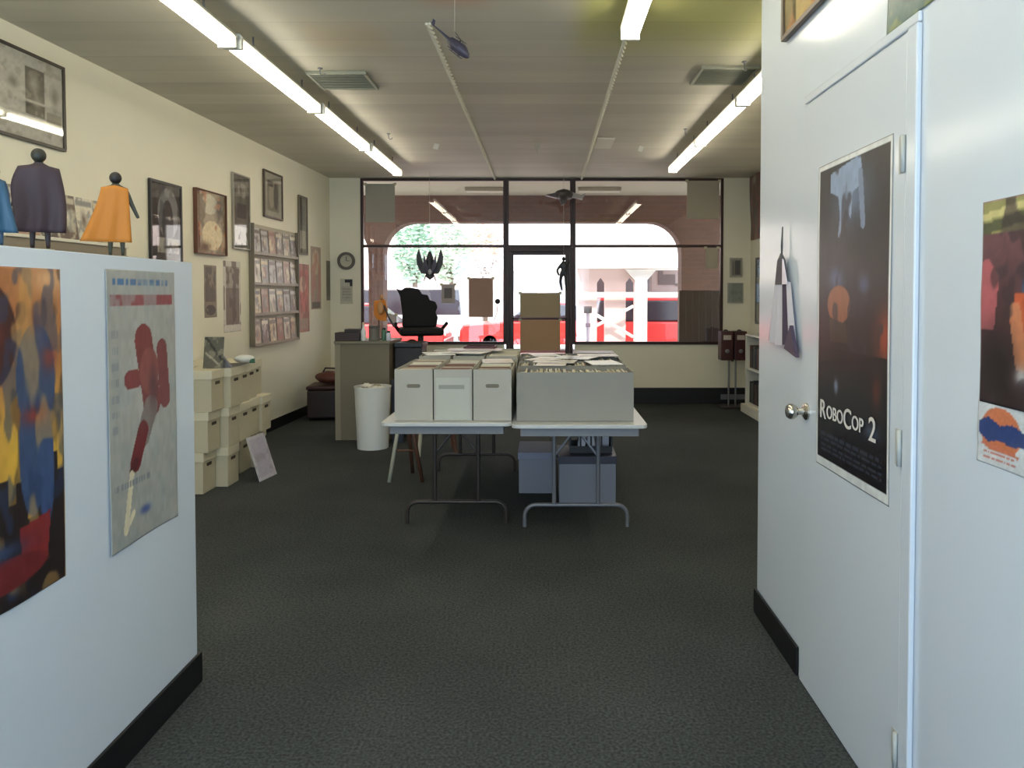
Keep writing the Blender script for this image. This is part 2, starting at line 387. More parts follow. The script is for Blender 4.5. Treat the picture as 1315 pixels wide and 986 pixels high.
# ------------------------------------------------------------------ shopfront windows and door
def bar(mb, x0, x1, z0, z1, d=.05): return mb.box(x0, x1, YB-.02, YB-.02+d, z0, z1)
def window(name, x0, x1, z0, z1, splits, fw=.035):
    mb = MB(); bar(mb, x0, x0+fw, z0, z1); bar(mb, x1-fw, x1, z0, z1); bar(mb, x0+fw, x1-fw, z1-fw, z1); bar(mb, x0+fw, x1-fw, z0, z0+fw)
    for s in splits: bar(mb, x0+fw, x1-fw, s-.018, s+.018)
    o = struct(mb.build(name, BRONZE, bevel=.003)); zz = [z0+fw]+[q for s in splits for q in (s-.018, s+.018)]+[z1-fw]
    for k in range(0, len(zz), 2): MB().box(x0+fw, x1-fw, YB+.003, YB+.009, zz[k], zz[k+1]).build('pane', GLASS, o)
    return o
tag(window('window_1', wl, wm1-.001, zs-.03, ztop+.02, [zt]), 'left shopfront window in dark bronze frame')
tag(window('window_2', wm1, wm2, zt-.018, ztop+.02, []), 'small fixed light over the entrance door')
tag(window('window_3', wm2+.001, wr, zs-.03, ztop+.02, [zt]), 'right shopfront window in dark bronze frame')
mb = MB(); bar(mb, wm1-.001, wm1+.042, 0, zt-.02, .1); bar(mb, wm2-.042, wm2+.001, 0, zt-.02, .1); bar(mb, wm1+.042, wm2-.042, zt-.075, zt-.02, .1)
struct(mb.build('trim_1', BRONZE, bevel=.003), 'dark bronze entrance door frame')
dx0, dx1, dzt = wm1+.044, wm2-.044, zt-.078
mb = MB(); dw = .055; dr = bz(409)
for a in ((dx0, dx0+dw, .01, dzt), (dx1-dw, dx1, .01, dzt), (dx0+dw, dx1-dw, dzt-.04, dzt), (dx0+dw, dx1-dw, .01, .2)):
    mb.box(a[0], a[1], YB+.0, YB+.045, a[2], a[3])
door = struct(mb.build('door_1', BRONZE, bevel=.003), 'glazed entrance door in dark bronze frame')
MB().box(dx0+dw, dx1-dw, YB+.018, YB+.024, .2, dzt-.04).build('pane', GLASS, door)
mb = MB().tube([(dx0+.03, YB-.0, dr), (dx0+.03, YB-.035, dr), (dx1-.03, YB-.035, dr), (dx1-.03, YB-.0, dr)], .011); mb.build('push_bar', BRONZE, door)
MB().cbox((dx0+.03, YB-.035, dr-.14), (.035, .02, .19)).build('door_handle', DARKP, door, bevel=.004)

# ------------------------------------------------------------------ closet door (door_2)
d2 = empty('door_2', (XD-.008, DY0+.004, 0)); struct(d2, 'glossy white closet door with a long poster')
DW = DY1-DY0-.008
MB().box(-.004, .036, 0, DW, .008, DZ-.006).build('leaf', DOORW, d2, bevel=.003)
for z in (.22, 1.06, 1.86):
    h = MB().tube([(-.010, .004, z-.05), (-.010, .004, z+.05)], .007, 8).box(-.006, -.004, .006, .035, z-.05, z+.05)
    h.build('hinge', mat('painted hinge', (176, 178, 172), .4), d2)
kz = 1.045; ky = DW-.055
kb = MB().add([], []); 
def axlathe(prof, c, n=20):      # lathe about -x axis
    m = MB().lathe(prof, n=n); m.v = [(c[0]-z, c[1]+x, c[2]+y) for x, y, z in m.v]; return m
axlathe([(.032, 0), (.032, .006), (.024, .012), (.013, .014), (.012, .034), (.022, .04), (.029, .052), (.029, .064), (.022, .074), (.0001, .077)], (-.004, ky, kz)).build('door_knob', CHROME, d2)
# casing
ct = struct(MB().box(XD-.016, XD-.001, DY0-.055, DY0-.002, 0, DZ+.0).box(XD-.012, XD-.001, DY0-.055, DY1+.0, DZ+.002, DZ+.03).build('trim_2', DOORW, bevel=.004), 'white painted door casing')

# ------------------------------------------------------------------ planes for wall pictures
class Plane:
    def __init__(s, p, d): s.p = Vector((*p, 0)); s.d = Vector((*d, 0)).normalized(); s.n = Vector((s.d.y, -s.d.x, 0)); s.rz = math.atan2(s.d.y, s.d.x)
    def hit(s, px, py):
        r = ray(px, py); t = (s.p-EYE).dot(s.n)/r.dot(s.n); return EYE+r*t
    def span(s, L, R):       # L=(px, ytop, ybot), R the same; returns centre-bottom point, width, height
        a, b = s.hit(L[0], (L[1]+L[2])/2), s.hit(R[0], (R[1]+R[2])/2)
        zt_ = (s.hit(L[0], L[1]).z+s.hit(R[0], R[1]).z)/2; zb_ = (s.hit(L[0], L[2]).z+s.hit(R[0], R[2]).z)/2
        c = (a+b)/2; c.z = zb_; return c, abs((b-a).dot(s.d)), zt_-zb_
LW = Plane((xl(YB), YB), (XL0-XL1, YB-4.13))
BW = Plane((0, YB), (1, 0)); RW = Plane((XR, 5), (0, -1)); PW = Plane((XP, 1), (0, 1)); DWp = Plane((XD-.012, 2), (0, -1)); NW = Plane((XD, 2), (0, -1))

def framed(pl, L, R, ops, label, frame=(60, 50, 42), fw=.02, depth=.022, mat_=True, cat='picture', group=None, glass=True, name='framed_picture', seed=1, cell=.008):
    c, w, h = pl.span(L, R); r = empty(name, c+pl.n*.002, pl.rz, label, cat, group)
    mb = MB()
    for a in ((-w/2, w/2, 0, fw), (-w/2, w/2, h-fw, h), (-w/2, -w/2+fw, fw, h-fw), (w/2-fw, w/2, fw, h-fw)): mb.box(a[0], a[1], -depth, 0, a[2], a[3])
    mb.build('frame', mat('frame %d %d %d' % frame, frame, .4), r, bevel=.002)
    sheet('print', w-2*fw, h-2*fw, ops, r, y=-depth*.45, z0=fw, seed=seed, cell=cell)
    if glass: MB().box(-w/2+fw, w/2-fw, -depth*.8, -depth*.8+.002, fw, h-fw).build('glass', PICGLASS, r)
    return r
def poster(pl, L, R, ops, label, name='poster', border=None, curl=None, wave=.004, gloss=True, seed=1, cell=.006, group=None, off=.0003, cat='poster', wh=None):
    c, w, h = pl.span(L, R)
    if wh: w, h = wh[0] or w, wh[1] or h
    if border: ops = ops+[('rect', 0, 0, 1, border[0]/h, border[1]), ('rect', 0, 1-border[0]/h*.6, 1, 1, border[1]), ('rect', 0, 0, border[0]*.5/w, 1, border[1]), ('rect', 1-border[0]*.5/w, 0, 1, 1, border[1])]
    o = sheet(name, w, h, ops, None, seed=seed, cell=cell, curl=curl, wave=wave, m=ARTG if gloss else ART)
    o.location = c+pl.n*(off); o.rotation_euler = (0, 0, pl.rz); tag(o, label, cat, group); o['wh'] = (w, h) if False else 0
    del o['wh']
    return o, w, h
GREY = (128, 122, 108)
# big framed picture top left
framed(LW, (-12, 49, 175), (80, 85, 190), [('bg', (206, 202, 188)), ('rect', .42, .3, .72, .86, (104, 98, 84)), ('soft', .55, .68, .1, .12, (186, 180, 160)), ('soft', .6, .45, .09, .09, (170, 164, 146)), ('soft', .24, .62, .09, .08, (136, 130, 114)), ('soft', .88, .6, .08, .16, (140, 134, 118)), ('soft', .3, .2, .05, .03, (110, 104, 90)), ('rect', .74, .26, .98, .4, (160, 154, 136)), ('line', (.42, .46), (.72, .46), .01, (200, 194, 178)), ('blotch', 9, .62, (168, 160, 140), .6, 4)],
       'large framed grey collage print behind glass, highest on the left wall', (70, 62, 50), .018)
framed(LW, (190, 228, 334), (231, 240, 341), [('bg', (56, 52, 48)), ('ell', .58, .62, .36, .34, (150, 148, 146)), ('ell', .56, .5, .2, .3, (66, 62, 60)), ('rect', .2, .1, .95, .3, (190, 184, 170)), ('blotch', 6, .55, (96, 92, 90), .7, 8), ('rect', 0, 0, .18, 1, (52, 48, 42))],
       'dark framed print with a pale arch shape, left of the brown-edged comic art', (44, 40, 36), .02)
o = framed(LW, (248, 242, 326), (287, 250, 328), [('bg', (176, 158, 130)), ('rect', 0, 0, .14, 1, (110, 66, 40)), ('ell', .45, .8, .28, .16, (206, 198, 172)), ('blotch', 5, .5, (128, 112, 90), .8, 3), ('ell', .55, .3, .34, .24, (222, 204, 164)), ('soft', .8, .75, .16, .2, (84, 78, 68)), ('blotch', 9, .66, (190, 128, 90), .7, 14), ('soft', .3, .1, .2, .1, (100, 70, 50))],
       'mottled tan comic art panel with a reddish brown left edge', (104, 64, 42), .008, .035, glass=False, name='art_panel')
framed(LW, (297, 222, 320), (319, 227, 321), [('bg', (128, 122, 106)), ('ell', .6, .8, .3, .1, (170, 164, 146)), ('rect', .25, .42, .85, .62, (88, 82, 74)), ('rect', .1, .05, .9, .3, (200, 192, 170)), ('blotch', 6, .6, (98, 92, 80), .7, 5)],
       'narrow silver framed print between the tan art panel and the small upper frame', (160, 152, 136), .014)
framed(LW, (337, 218, 279), (361, 225, 283), [('bg', (196, 190, 170)), ('rect', .16, .14, .84, .84, (150, 140, 120)), ('ell', .42, .5, .16, .3, (190, 176, 150)), ('ell', .66, .5, .13, .32, (96, 84, 74)), ('rect', .2, .7, .5, .82, (84, 74, 66))],
       'small framed print with pale mat above the comic wall rack', (84, 72, 58), .02)
framed(LW, (382, 251, 326), (393, 253, 328), [('bg', (120, 112, 96)), ('rect', .2, .5, .8, .85, (90, 84, 72)), ('rect', .1, .08, .9, .4, (206, 198, 176))],
       'narrow framed print farthest along the upper row of the left wall', (108, 96, 78), .02)
poster(LW, (262, 340, 408), (278, 341, 407), [('bg', (130, 118, 98)), ('rect', .1, .3, .9, .97, (98, 86, 72)), ('ell', .5, .14, .4, .1, (70, 64, 56)), ('blotch', 6, .6, (160, 150, 126), .5, 2)], 'dark narrow poster below the tan comic art panel', gloss=False, wave=.002)
poster(LW, (287, 334, 427), (309, 337, 425), [('bg', (204, 198, 180)), ('rect', .12, .1, .9, .62, (122, 106, 90)), ('rect', .12, .62, .9, .92, (158, 148, 128)), ('blotch', 5, .56, (90, 74, 62), .7, 6), ('rect', 0, 0, 1, .09, (214, 208, 192))], 'brown and grey poster with pale border, left of the comic wall rack', gloss=False, wave=.002)
poster(LW, (380, 338, 428), (397, 340, 425), [('bg', (184, 128, 110)), ('rect', .15, .3, .85, .9, (196, 110, 100)), ('ell', .5, .7, .25, .12, (214, 176, 150)), ('blotch', 5, .55, (150, 96, 84), .7, 12), ('rect', .1, .04, .9, .2, (170, 140, 120))], 'reddish poster right of the comic wall rack', gloss=False, wave=.002)
poster(LW, (399, 316, 398), (412, 318, 396), [('bg', (170, 150, 132)), ('ell', .5, .75, .35, .2, (196, 180, 150)), ('blotch', 5, .5, (188, 132, 116), .7, 22), ('rect', .1, .02, .9, .12, (110, 100, 90))], 'faded tan and pink poster beside the reddish poster', gloss=False, wave=.002)
poster(LW, (419, 335, 386), (426.5, 335, 385), [('bg', (122, 114, 98)), ('rect', .1, .1, .9, .9, (108, 100, 86))], 'narrow grey poster in the far left corner', gloss=False, wave=.001)

# comic rack on the left wall: a frame with four ledges, comics stand on it
c, w, h = LW.span((320, 290, 444), (378, 296, 437))
rk = empty('comic_rack', c+LW.n*.002, LW.rz, 'four-row wall rack full of displayed comics', 'rack')
MB().box(-w/2, w/2, -.012, 0, 0, h).build('back_panel', mat('rack board', (176, 168, 146), .6), rk)
RH = h/4
for k in range(4):
    MB().box(-w/2, w/2, -.05, -.012, k*RH, k*RH+.012).box(-w/2, w/2, -.05, -.044, k*RH+.012, k*RH+.03).build('ledge', mat('rack ledge', (104, 94, 78) if k else (150, 142, 124), .4), rk)
for s in (-1, 1): MB().box(s*w/2-.008, s*w/2+.008, -.055, 0, 0, h).build('side_rail', mat('rack side', (120, 110, 92), .4), rk)
pal = [(190, 180, 156), (120, 110, 98), (214, 206, 184), (96, 88, 80), (170, 140, 116), (140, 136, 128), (206, 190, 150), (110, 92, 80), (180, 176, 168), (150, 110, 90)]
pname = ['tan', 'grey', 'cream', 'charcoal', 'clay', 'stone grey', 'sand', 'brown', 'silver grey', 'rust']
rows = ['bottom', 'third', 'second', 'top']; ords = ['leftmost', 'second from left', 'third from left', 'fourth from left', 'fifth from left', 'rightmost']
def comic_ops(ci, sd):
    r = random.Random(sd); c = pal[ci % 10]; d = pal[(ci*3+4) % 10]; e = pal[(ci*7+1) % 10]
    return [('bg', c), ('ell', r.uniform(.3, .7), r.uniform(.3, .55), .3, .25, d), ('blotch', 5, .58, e, .8, sd), ('rect', .06, .8, .94, .95, e if e != c else d), ('soft', r.uniform(.3, .7), .5, .15, .2, pal[(ci+5) % 10])]
def comic(parent_plane, base_pt, s, wd, ht, lean, ci, sd, label, group, thick=.004):
    p = base_pt+parent_plane.d*s
    o = sheet('comic_book', wd, ht, comic_ops(ci, sd), None, seed=sd, cell=.012, m=ARTG, th=thick)
    # give the issue its page block
    o.location = p; o.rotation_euler = (lean, 0, parent_plane.rz); tag(o, label, 'comic book', group)
    return o
n = 6; sp = (w-.03)/n
for k in range(4):
    for i in range(n):
        ci = (k*n+i*3) % 10
        bp_ = c+LW.n*.040+Vector((0, 0, k*RH+.0125))
        comic(LW, bp_, -w/2+.015+sp*(i+.5), min(.172, sp-.008), min(.262, RH-.025), -.07, ci, 50+k*10+i, f'{pname[ci]} comic, {ords[i]} in the {rows[k]} row of the wall rack', 'comics in the wall rack')

# ledge with displayed comics on the left wall behind the half-height wall
za = LW.hit(20, 303).z; a0 = LW.hit(-30, 305); a1 = LW.hit(137, 317)
lc = (a0+a1)/2; lw = (a1-a0).dot(LW.d); lc.z = za-.075
lg = empty('display_ledge', lc+LW.n*.002, LW.rz, 'long white wall ledge holding comics, behind the half-height wall', 'shelf')
MB().box(-lw/2, lw/2, -.16, 0, .055, .075).build('shelf_board', mat('white ledge', (222, 216, 196), .5), lg, bevel=.002)
MB().box(-lw/2+.02, lw/2-.02, -.15, -.13, -.0, .054).build('fascia', mat('brown grey ledge front', (138, 126, 106), .6), lg)
for q in (-.9, 0, .9): 
    MB().prism([(-.001, -.06), (-.12, .054), (-.001, .054)], q*lw/2*.9-.01, q*lw/2*.9+.01, 'x').build('bracket', WHITEP, lg)
for i in range(6):
    cis = [1, 4, 3, 7, 2, 5]; nm = ['brownish grey', 'rust and tan', 'dark grey', 'brown', 'pale cream', 'stone grey']
    s_ = -lw/2+.12+i*(lw-.2)/5.3
    comic(LW, lc+LW.n*.075+Vector((0, 0, .076)), s_, .175, .29, -.12, cis[i], 90+i, f'{nm[i]} comic leaning on the wall ledge, {ords[i]}', 'comics on the wall ledge')

# ------------------------------------------------------------------ posters on the half-height wall
opsA = [('grad', (190, 148, 62), (168, 108, 66)), ('soft', .7, .45, .5, .2, (216, 174, 64)), ('soft', .9, .97, .3, .06, (214, 166, 120)),
        ('poly', [(0, 0), (1, 0), (1, .36), (.93, .36), (.93, .42), (.86, .42), (.86, .36), (.8, .36), (.8, .3), (.72, .3), (.72, .38), (.66, .38), (.66, .24), (.6, .24), (.6, .36), (.5, .36), (.5, .3), (.42, .3), (.42, .38), (.3, .38), (.3, .24), (0, .26)], (40, 32, 32)),
        ('ell', .2, .8, .34, .17, (58, 30, 30)), ('soft', .3, .8, .18, .14, (90, 34, 32)), ('blotch', 7, .6, (44, 34, 34), .5, 21),
        ('ell', .72, .66, .2, .17, (58, 74, 104)), ('ell', .66, .44, .13, .2, (58, 76, 108)), ('ell', .8, .38, .09, .18, (58, 78, 116)), ('soft', .72, .84, .12, .05, (128, 80, 60)),
        ('soft', .7, .55, .16, .035, (130, 52, 46)), ('soft', .86, .72, .1, .05, (120, 56, 54)), ('blotch', 9, .6, (44, 62, 98), .5, 17), ('blotch', 6, .66, (196, 150, 84), .5, 27),
        ('poly', [(.52, .22), (.84, .24), (.8, .1), (.54, .1)], (128, 44, 46)), ('ell', .3, .1, .5, .05, (106, 38, 40)), ('soft', .3, .17, .3, .03, (54, 68, 100))]
poster(PW, (-60, 341, 815), (80.5, 344, 748), opsA, 'orange, blue and red illustrated poster with dark skyline, leftmost on the half-height wall', curl=lambda U, V: .006+.006*np.sin(U*3)*(1-V), seed=3, cell=.005, wave=.002)
opsB = [('bg', (160, 161, 154)), ('streak', .08, .93, .9, .985, (70, 110, 150), 1, 5), ('rect', .04, .87, .96, .91, (134, 66, 70)), ('blotch', 9, .6, (150, 158, 156), .6, 31),
        ('soft', .5, .5, .3, .3, (188, 184, 176), .5), ('line', (.5, .74), (.62, .5), .13, (122, 58, 58)), ('line', (.78, .7), (.82, .5), .08, (118, 58, 60)), ('line', (.28, .6), (.4, .6), .07, (124, 54, 56)),
        ('ell', .58, .62, .14, .09, (140, 74, 70)), ('line', (.6, .48), (.48, .38), .1, (128, 116, 110)), ('line', (.48, .4), (.36, .29), .08, (116, 46, 48)), ('line', (.36, .29), (.3, .26), .04, (90, 40, 42)),
        ('soft', .64, .56, .08, .1, (90, 56, 60)), ('line', (.3, .25), (.2, .06), .035, (216, 206, 176)), ('line', (.2, .06), (.32, .11), .025, (216, 206, 176)),
        ('streak', .05, .2, .6, .24, (130, 136, 140), 1, 9), ('soft', .5, .1, .1, .02, (80, 96, 150)), ('streak', .04, .4, .14, .8, (140, 146, 146), 7, 4)]
poster(PW, (137, 347, 716), (224.5, 349, 664), opsB, 'pale grey poster with red header band, right one on the half-height wall', curl=lambda U, V: .004+.004*np.cos(U*5)*(1-V), seed=5, cell=.005, wave=.002)

# ------------------------------------------------------------------ posters on the closet wall and door
opsR = [('bg', (34, 30, 34)), ('grad', (20, 18, 22), (52, 50, 50)), ('soft', .5, .87, .3, .1, (96, 112, 136)), ('poly', [(.2, .96), (.62, .985), (.66, .9), (.52, .88), (.5, .8), (.42, .84), (.36, .78), (.32, .88), (.2, .9)], (140, 158, 184)),
        ('line', (.62, .93), (.66, .78), .03, (120, 134, 158)), ('line', (.4, .9), (.34, .76), .02, (130, 146, 172)), ('soft', .3, .62, .14, .05, (84, 96, 128)), ('soft', .68, .6, .08, .04, (80, 88, 118)),
        ('ell', .34, .54, .17, .06, (150, 96, 70)), ('poly', [(.2, .5), (.44, .48), (.5, .42), (.22, .42)], (60, 56, 44)), ('soft', .95, .45, .14, .1, (150, 64, 40)), ('blotch', 10, .62, (50, 46, 52), .7, 3),
        ('rect', 0, 0, 1, .4, (22, 17, 21)), ('soft', .85, .3, .06, .06, (90, 40, 30)), ('soft', .32, .28, .04, .03, (120, 130, 150)), ('streak', .08, .05, .92, .12, (56, 60, 70), 4, 6), ('soft', .8, .18, .12, .03, (70, 80, 96))]
pr, pw_, ph_ = poster(DWp, (1050, 212, 601), (1145, 178, 644), opsR, 'tall dark film poster with white block title on the closet door', border=(.03, (214, 216, 214)), curl=lambda U, V: .003*np.sin(V*3.1)*(U), seed=8, cell=.004, wave=.002)
OW = mat('off white print', (214, 208, 200), .5)
tl = []; xx = 0
for ch_, hs in (('R', 1.15), ('OBO', .8), ('C', 1.15), ('OP', .8), ('2', 1.3)):
    t_ = text('title_lettering', ch_, .075*hs, pr, (0, 0, 0), OW, bold=.0006); xsv = [v.co.x for v in t_.data.vertices]
    tl.append((t_, xx-min(xsv), hs)); xx += max(xsv)-min(xsv)+(.006 if ch_ != 'OP' else .035)
for t_, x_, hs in tl: k_ = pw_*.78/xx; t_.location = (-pw_*.40+x_*k_, -.0075, ph_*.17-(.012 if hs > 1.2 else (.006 if hs > 1 else 0))); t_.scale = (k_, 1.05, 1)
opsS = [('grad', (40, 24, 26), (120, 78, 84)), ('rect', 0, .84, 1, 1, (150, 146, 92)), ('line', (0, .86), (1, .98), .03, (84, 88, 58)), ('line', (0, .92), (1, 1.02), .02, (200, 190, 130)), ('poly', [(.0, .36), (.12, .36), (.16, .62), (.06, .72), (0, .7)], (176, 92, 96)),
        ('poly', [(.35, .52), (.6, .5), (.66, .8), (.5, .86), (.38, .74)], (54, 76, 110)), ('poly', [(.26, .4), (.44, .3), (.62, .4), (.6, .54), (.3, .54)], (196, 90, 50)), ('line', (.3, .46), (.36, .22), .05, (206, 130, 90)),
        ('soft', .36, .16, .07, .05, (200, 200, 200)), ('soft', .15, .2, .2, .2, (22, 18, 22)), ('ell', .8, .6, .14, .3, (60, 84, 116)), ('blotch', 8, .62, (50, 40, 46), .6, 5)]
poster(NW, (1261, 262, 504), (1440, 221, 574), opsS, 'maroon, orange and blue illustrated poster on the closet wall near the camera', seed=11, cell=.005, wave=.004, curl=lambda U, V: .002+.003*U)
opsM = [('bg', (198, 202, 204)), ('ell', .42, .52, .36, .36, (200, 116, 78)), ('poly', [(.03, .62), (.2, .72), (.42, .62), (.62, .68), (.85, .6), (.84, .4), (.6, .36), (.4, .4), (.2, .34), (.04, .44)], (48, 66, 116)), ('rect', 0, 0, 1, .24, (200, 204, 206)), ('streak', .12, .08, .7, .22, (190, 104, 86), 2, 4), ('line', (.1, .3), (.74, .24), .02, (200, 116, 90))]
poster(NW, (1256.5, 505, 592), (1330, 526, 618), opsM, 'white sheet with an orange disc and blue band under the maroon poster', seed=12, cell=.004, wave=.003, name='emblem_sheet')
framed(NW, (1011, -120, 50), (1068, -190, -2), [('bg', (224, 196, 130)), ('rect', 0, 0, .2, 1, (170, 150, 110)), ('rect', .2, 0, .3, 1, (84, 70, 54)), ('blotch', 5, .5, (230, 160, 100), .8, 3), ('ell', .6, .3, .25, .2, (236, 214, 170))],
       'yellow and orange framed print high on the closet wall', (84, 70, 56), .018)
poster(NW, (1141, -150, 33), (1240, -230, -14), [('bg', (70, 96, 92)), ('blotch', 6, .5, (120, 130, 84), .8, 3), ('ell', .5, .2, .3, .1, (50, 76, 84))], 'dark green print high above the closet door, top edge of the photo', wave=.003)

# hanging silver pennant beside the closet door
c, w, h = NW.span((992, 372, 444), (1028, 372, 444))
pn = empty('hanging_pennant', c+NW.n*.012, NW.rz, 'silver and plum folded pennant with dark peak hung beside the closet door', 'wall hanging')
top = NW.hit(1013, 291).z-c.z; mid = NW.hit(1013, 334).z-c.z; neck = NW.hit(1013, 362).z-c.z
SIL = mat('silver satin', (216, 212, 222), .3, metal=.3); PLUM = mat('dark plum cloth', (70, 58, 78), .5)
mb = MB(); npl = 8
for k in range(npl):
    u0, u1 = k/npl, (k+1)/npl; dp = lambda j: .004+.012*(j % 2)
    f = lambda u, wt: (u-.5)*wt
    mb.add([(f(u0, w), -dp(k), .0+.03*abs(u0-.4)), (f(u1, w), -dp(k+1), .03*abs(u1-.4)), (f(u1, w*.55), -dp(k+1)*.7, neck), (f(u0, w*.55), -dp(k)*.7, neck)], [(0, 1, 2, 3)], 1 if k in (0, 5) else 0)
mb.build('pleated_cloth', [SIL, PLUM], pn, solid=.0015)
MB().prism([(-w*.2, neck-.01), (w*.2, neck-.01), (w*.12, mid), (0, mid+.03), (-w*.12, mid)], -.012, -.004).build('dark_peak', mat('dark slate cloth', (64, 62, 70), .5), pn)
MB().prism([(w*.1, neck-.01), (w*.28, neck-.01), (w*.13, mid+.0), (w*.1, mid+.005)], -.016, -.013).build('white_fold', SIL, pn)
MB().tube([(0, -.006, mid), (.006, -.006, mid+.06), (0, -.004, top), (-.006, -.006, mid+.06), (0, -.006, mid)], .003, 6).build('cord_loop', DARKG, pn)
MB().prism([(w*.22, -.005), (w*.62, -.03), (w*.42, .09)], -.02, -.006).build('dark_corner', PLUM, pn)

# ------------------------------------------------------------------ back wall bits
p = at(445, 335, Y=YB); r = .118
ck = empty('wall_clock', (p.x, YB-.001, p.z-r), 0, 'round wall clock with dark rim in the far left corner', 'clock')
def ring(ro, ri, y0, y1, zc, n=40):
    m = MB(); P = []
    for k in range(n):
        a = 2*PI*k/n
        for q, yy in ((ro, y0), (ro, y1), (ri, y1), (ri, y0)): P.append((q*math.cos(a), yy, zc+q*math.sin(a)))
    return m.add(P, [(4*k+j, 4*((k+1) % n)+j, 4*((k+1) % n)+(j+1) % 4, 4*k+(j+1) % 4) for k in range(n) for j in range(4)], 0, False)
ring(r, r*.7, 0, -.035, r).build('rim', mat('clock rim', (92, 84, 72), .4), ck)
ring(r*.7, .001, -.002, -.012, r).build('dial', mat('clock dial', (186, 180, 158), .5), ck)
MB().box(-.004, .004, -.018, -.014, r, r+.06).build('hour_hand', DARKP, ck)
MB().box(0, .05, -.022, -.019, r-.003, r+.003).build('minute_hand', DARKP, ck)
o, w, h = poster(BW, (437, 358, 390), (453, 358, 390), [('bg', (190, 186, 164)), ('rect', .1, .1, .9, .7, (176, 172, 152)), ('streak', .15, .2, .85, .65, (150, 144, 124), 4, 2)], 'pale notice sheet pinned below the wall clock', gloss=False, wave=.003, name='notice_sheet')
MB().box(-w*.1, w*.48, -.02, -.006, h-.05, h-.01).box(w*.3, w*.48, -.02, -.006, h-.1, h-.05).build('clip', DARKP, o)
framed(BW, (937, 331, 356), (953, 331, 356), [('bg', (150, 146, 130)), ('rect', .4, .1, .9, .9, (84, 78, 68)), ('rect', .1, .1, .35, .9, (130, 124, 108))], 'small dark print in pale frame, upper of two right of the window', (170, 164, 146), .015)
framed(BW, (934, 363, 389), (954, 363, 389), [('bg', (140, 146, 134)), ('blotch', 4, .5, (120, 124, 112), .6, 2)], 'small grey green print, lower of two right of the window', (166, 162, 146), .012)
o, w, h = poster(RW, (966, 229, 308), (984, 210, 305), [('bg', (84, 54, 46)), ('blotch', 6, .5, (120, 60, 50), .8, 4), ('blotch', 8, .62, (60, 66, 64), .8, 9), ('soft', .3, .9, .2, .1, (150, 140, 124))], 'dark red mottled poster high on the right wall', seed=3, wave=.02, curl=lambda U, V: .03*(1-U)*V, name='hanging_print', off=.002)
framed(RW, (972, 334, 414), (990, 325, 420), [('bg', (90, 92, 84)), ('rect', .2, .2, .8, .8, (120, 118, 104))], 'narrow framed grey print on the right wall above the bookcase', (70, 68, 60), .03)

# bookcase on right wall
bc = empty('bookcase', (XR-.004, 8.85, 0), 0, 'low white bookcase against the right wall', 'bookcase')
BH = .98; BD = .24; BY = .42
WB = mat('white melamine', (216, 214, 200), .5)
for a_ in (-BY, BY-.02): MB().box(-BD, 0, a_, a_+.02, 0, BH).build('side_panel', WB, bc)
MB().box(-.012, 0, -BY+.02, BY-.02, 0, BH).build('back_panel', WB, bc)
for z in (.1, .54, BH-.02): MB().box(-BD, -.012, -BY+.02, BY-.02, z, z+.02).build('shelf', WB, bc)
MB().box(-BD-.05, -BD, -BY-.05, BY+.02, 0, .1).build('plinth', WB, bc)
for i in range(14):
    k, j = divmod(i, 7); zz = .12 if k == 0 else .56
    hh = random.uniform(.24, .32); y = 8.85+BY-.06-j*.075
    tag(MB().box(XR-.2, XR-.03, y-.03, y+.02, zz+.001, zz+hh).build('book', mat(f'spine {i % 4}', [(52, 56, 52), (86, 84, 74), (40, 40, 44), (96, 66, 54)][i % 4], .6), bevel=.003),
        f"{['dark green', 'olive grey', 'black', 'brown'][i % 4]} spine on the {'lower' if k == 0 else 'upper'} shelf of the white bookcase, {['farthest', 'second farthest', 'third farthest', 'middle', 'third nearest', 'second nearest', 'nearest'][j]}", 'book', 'books in the white bookcase')

# ------------------------------------------------------------------ twin vending machines
p = at(940, 505, Y=9.55); MR = mat('dark red enamel', (66, 30, 28), .35); 
vm = empty('gumball_machine', (p.x, 9.55, 0), 0, 'twin dark red candy vending machines on thin poles by the right window', 'vending machine')
zb = at(940, 462, Y=9.55).z; zt_ = at(940, 423, Y=9.55).z
MB().box(-.17, .17, -.14, .14, 0, .03).build('base', DARKM, vm, bevel=.006)
for s in (-1, 1):
    MB().tube([(s*.045, 0, .03), (s*.045, 0, zb)], .012, 10).build('pole', METAL, vm)
    bo = MB().box(s*.088-.08, s*.088+.08, -.09, .09, zb, zt_-.02).build('machine_body', MR, vm, bevel=.01)
    MB().box(s*.088-.05, s*.088+.05, -.095, -.0905, zt_-.13, zt_-.07).build('price_card', mat('faded card', (180, 168, 156), .6), bo)
    m_ = axlathe([(.028, 0), (.028, .01), (.012, .012), (.012, .03), (.0001, .031)], (0, 0, 0), 16); m_.v = [(s*.088+y, -.0905+x, zb+.12+z) for x, y, z in m_.v]; m_.build('coin_knob', METAL, bo)
    MB().lathe([(.03, 0), (.03, .012), (.012, .02), (.0001, .022)], s*.088, 0, 14).build('lid_knob', DARKM, bo).location = (0, 0, zt_-.02)
MB().box(-.012, .012, -.03, .03, zb-.02, zb+.1).build('coupling_plate', DARKM, vm)

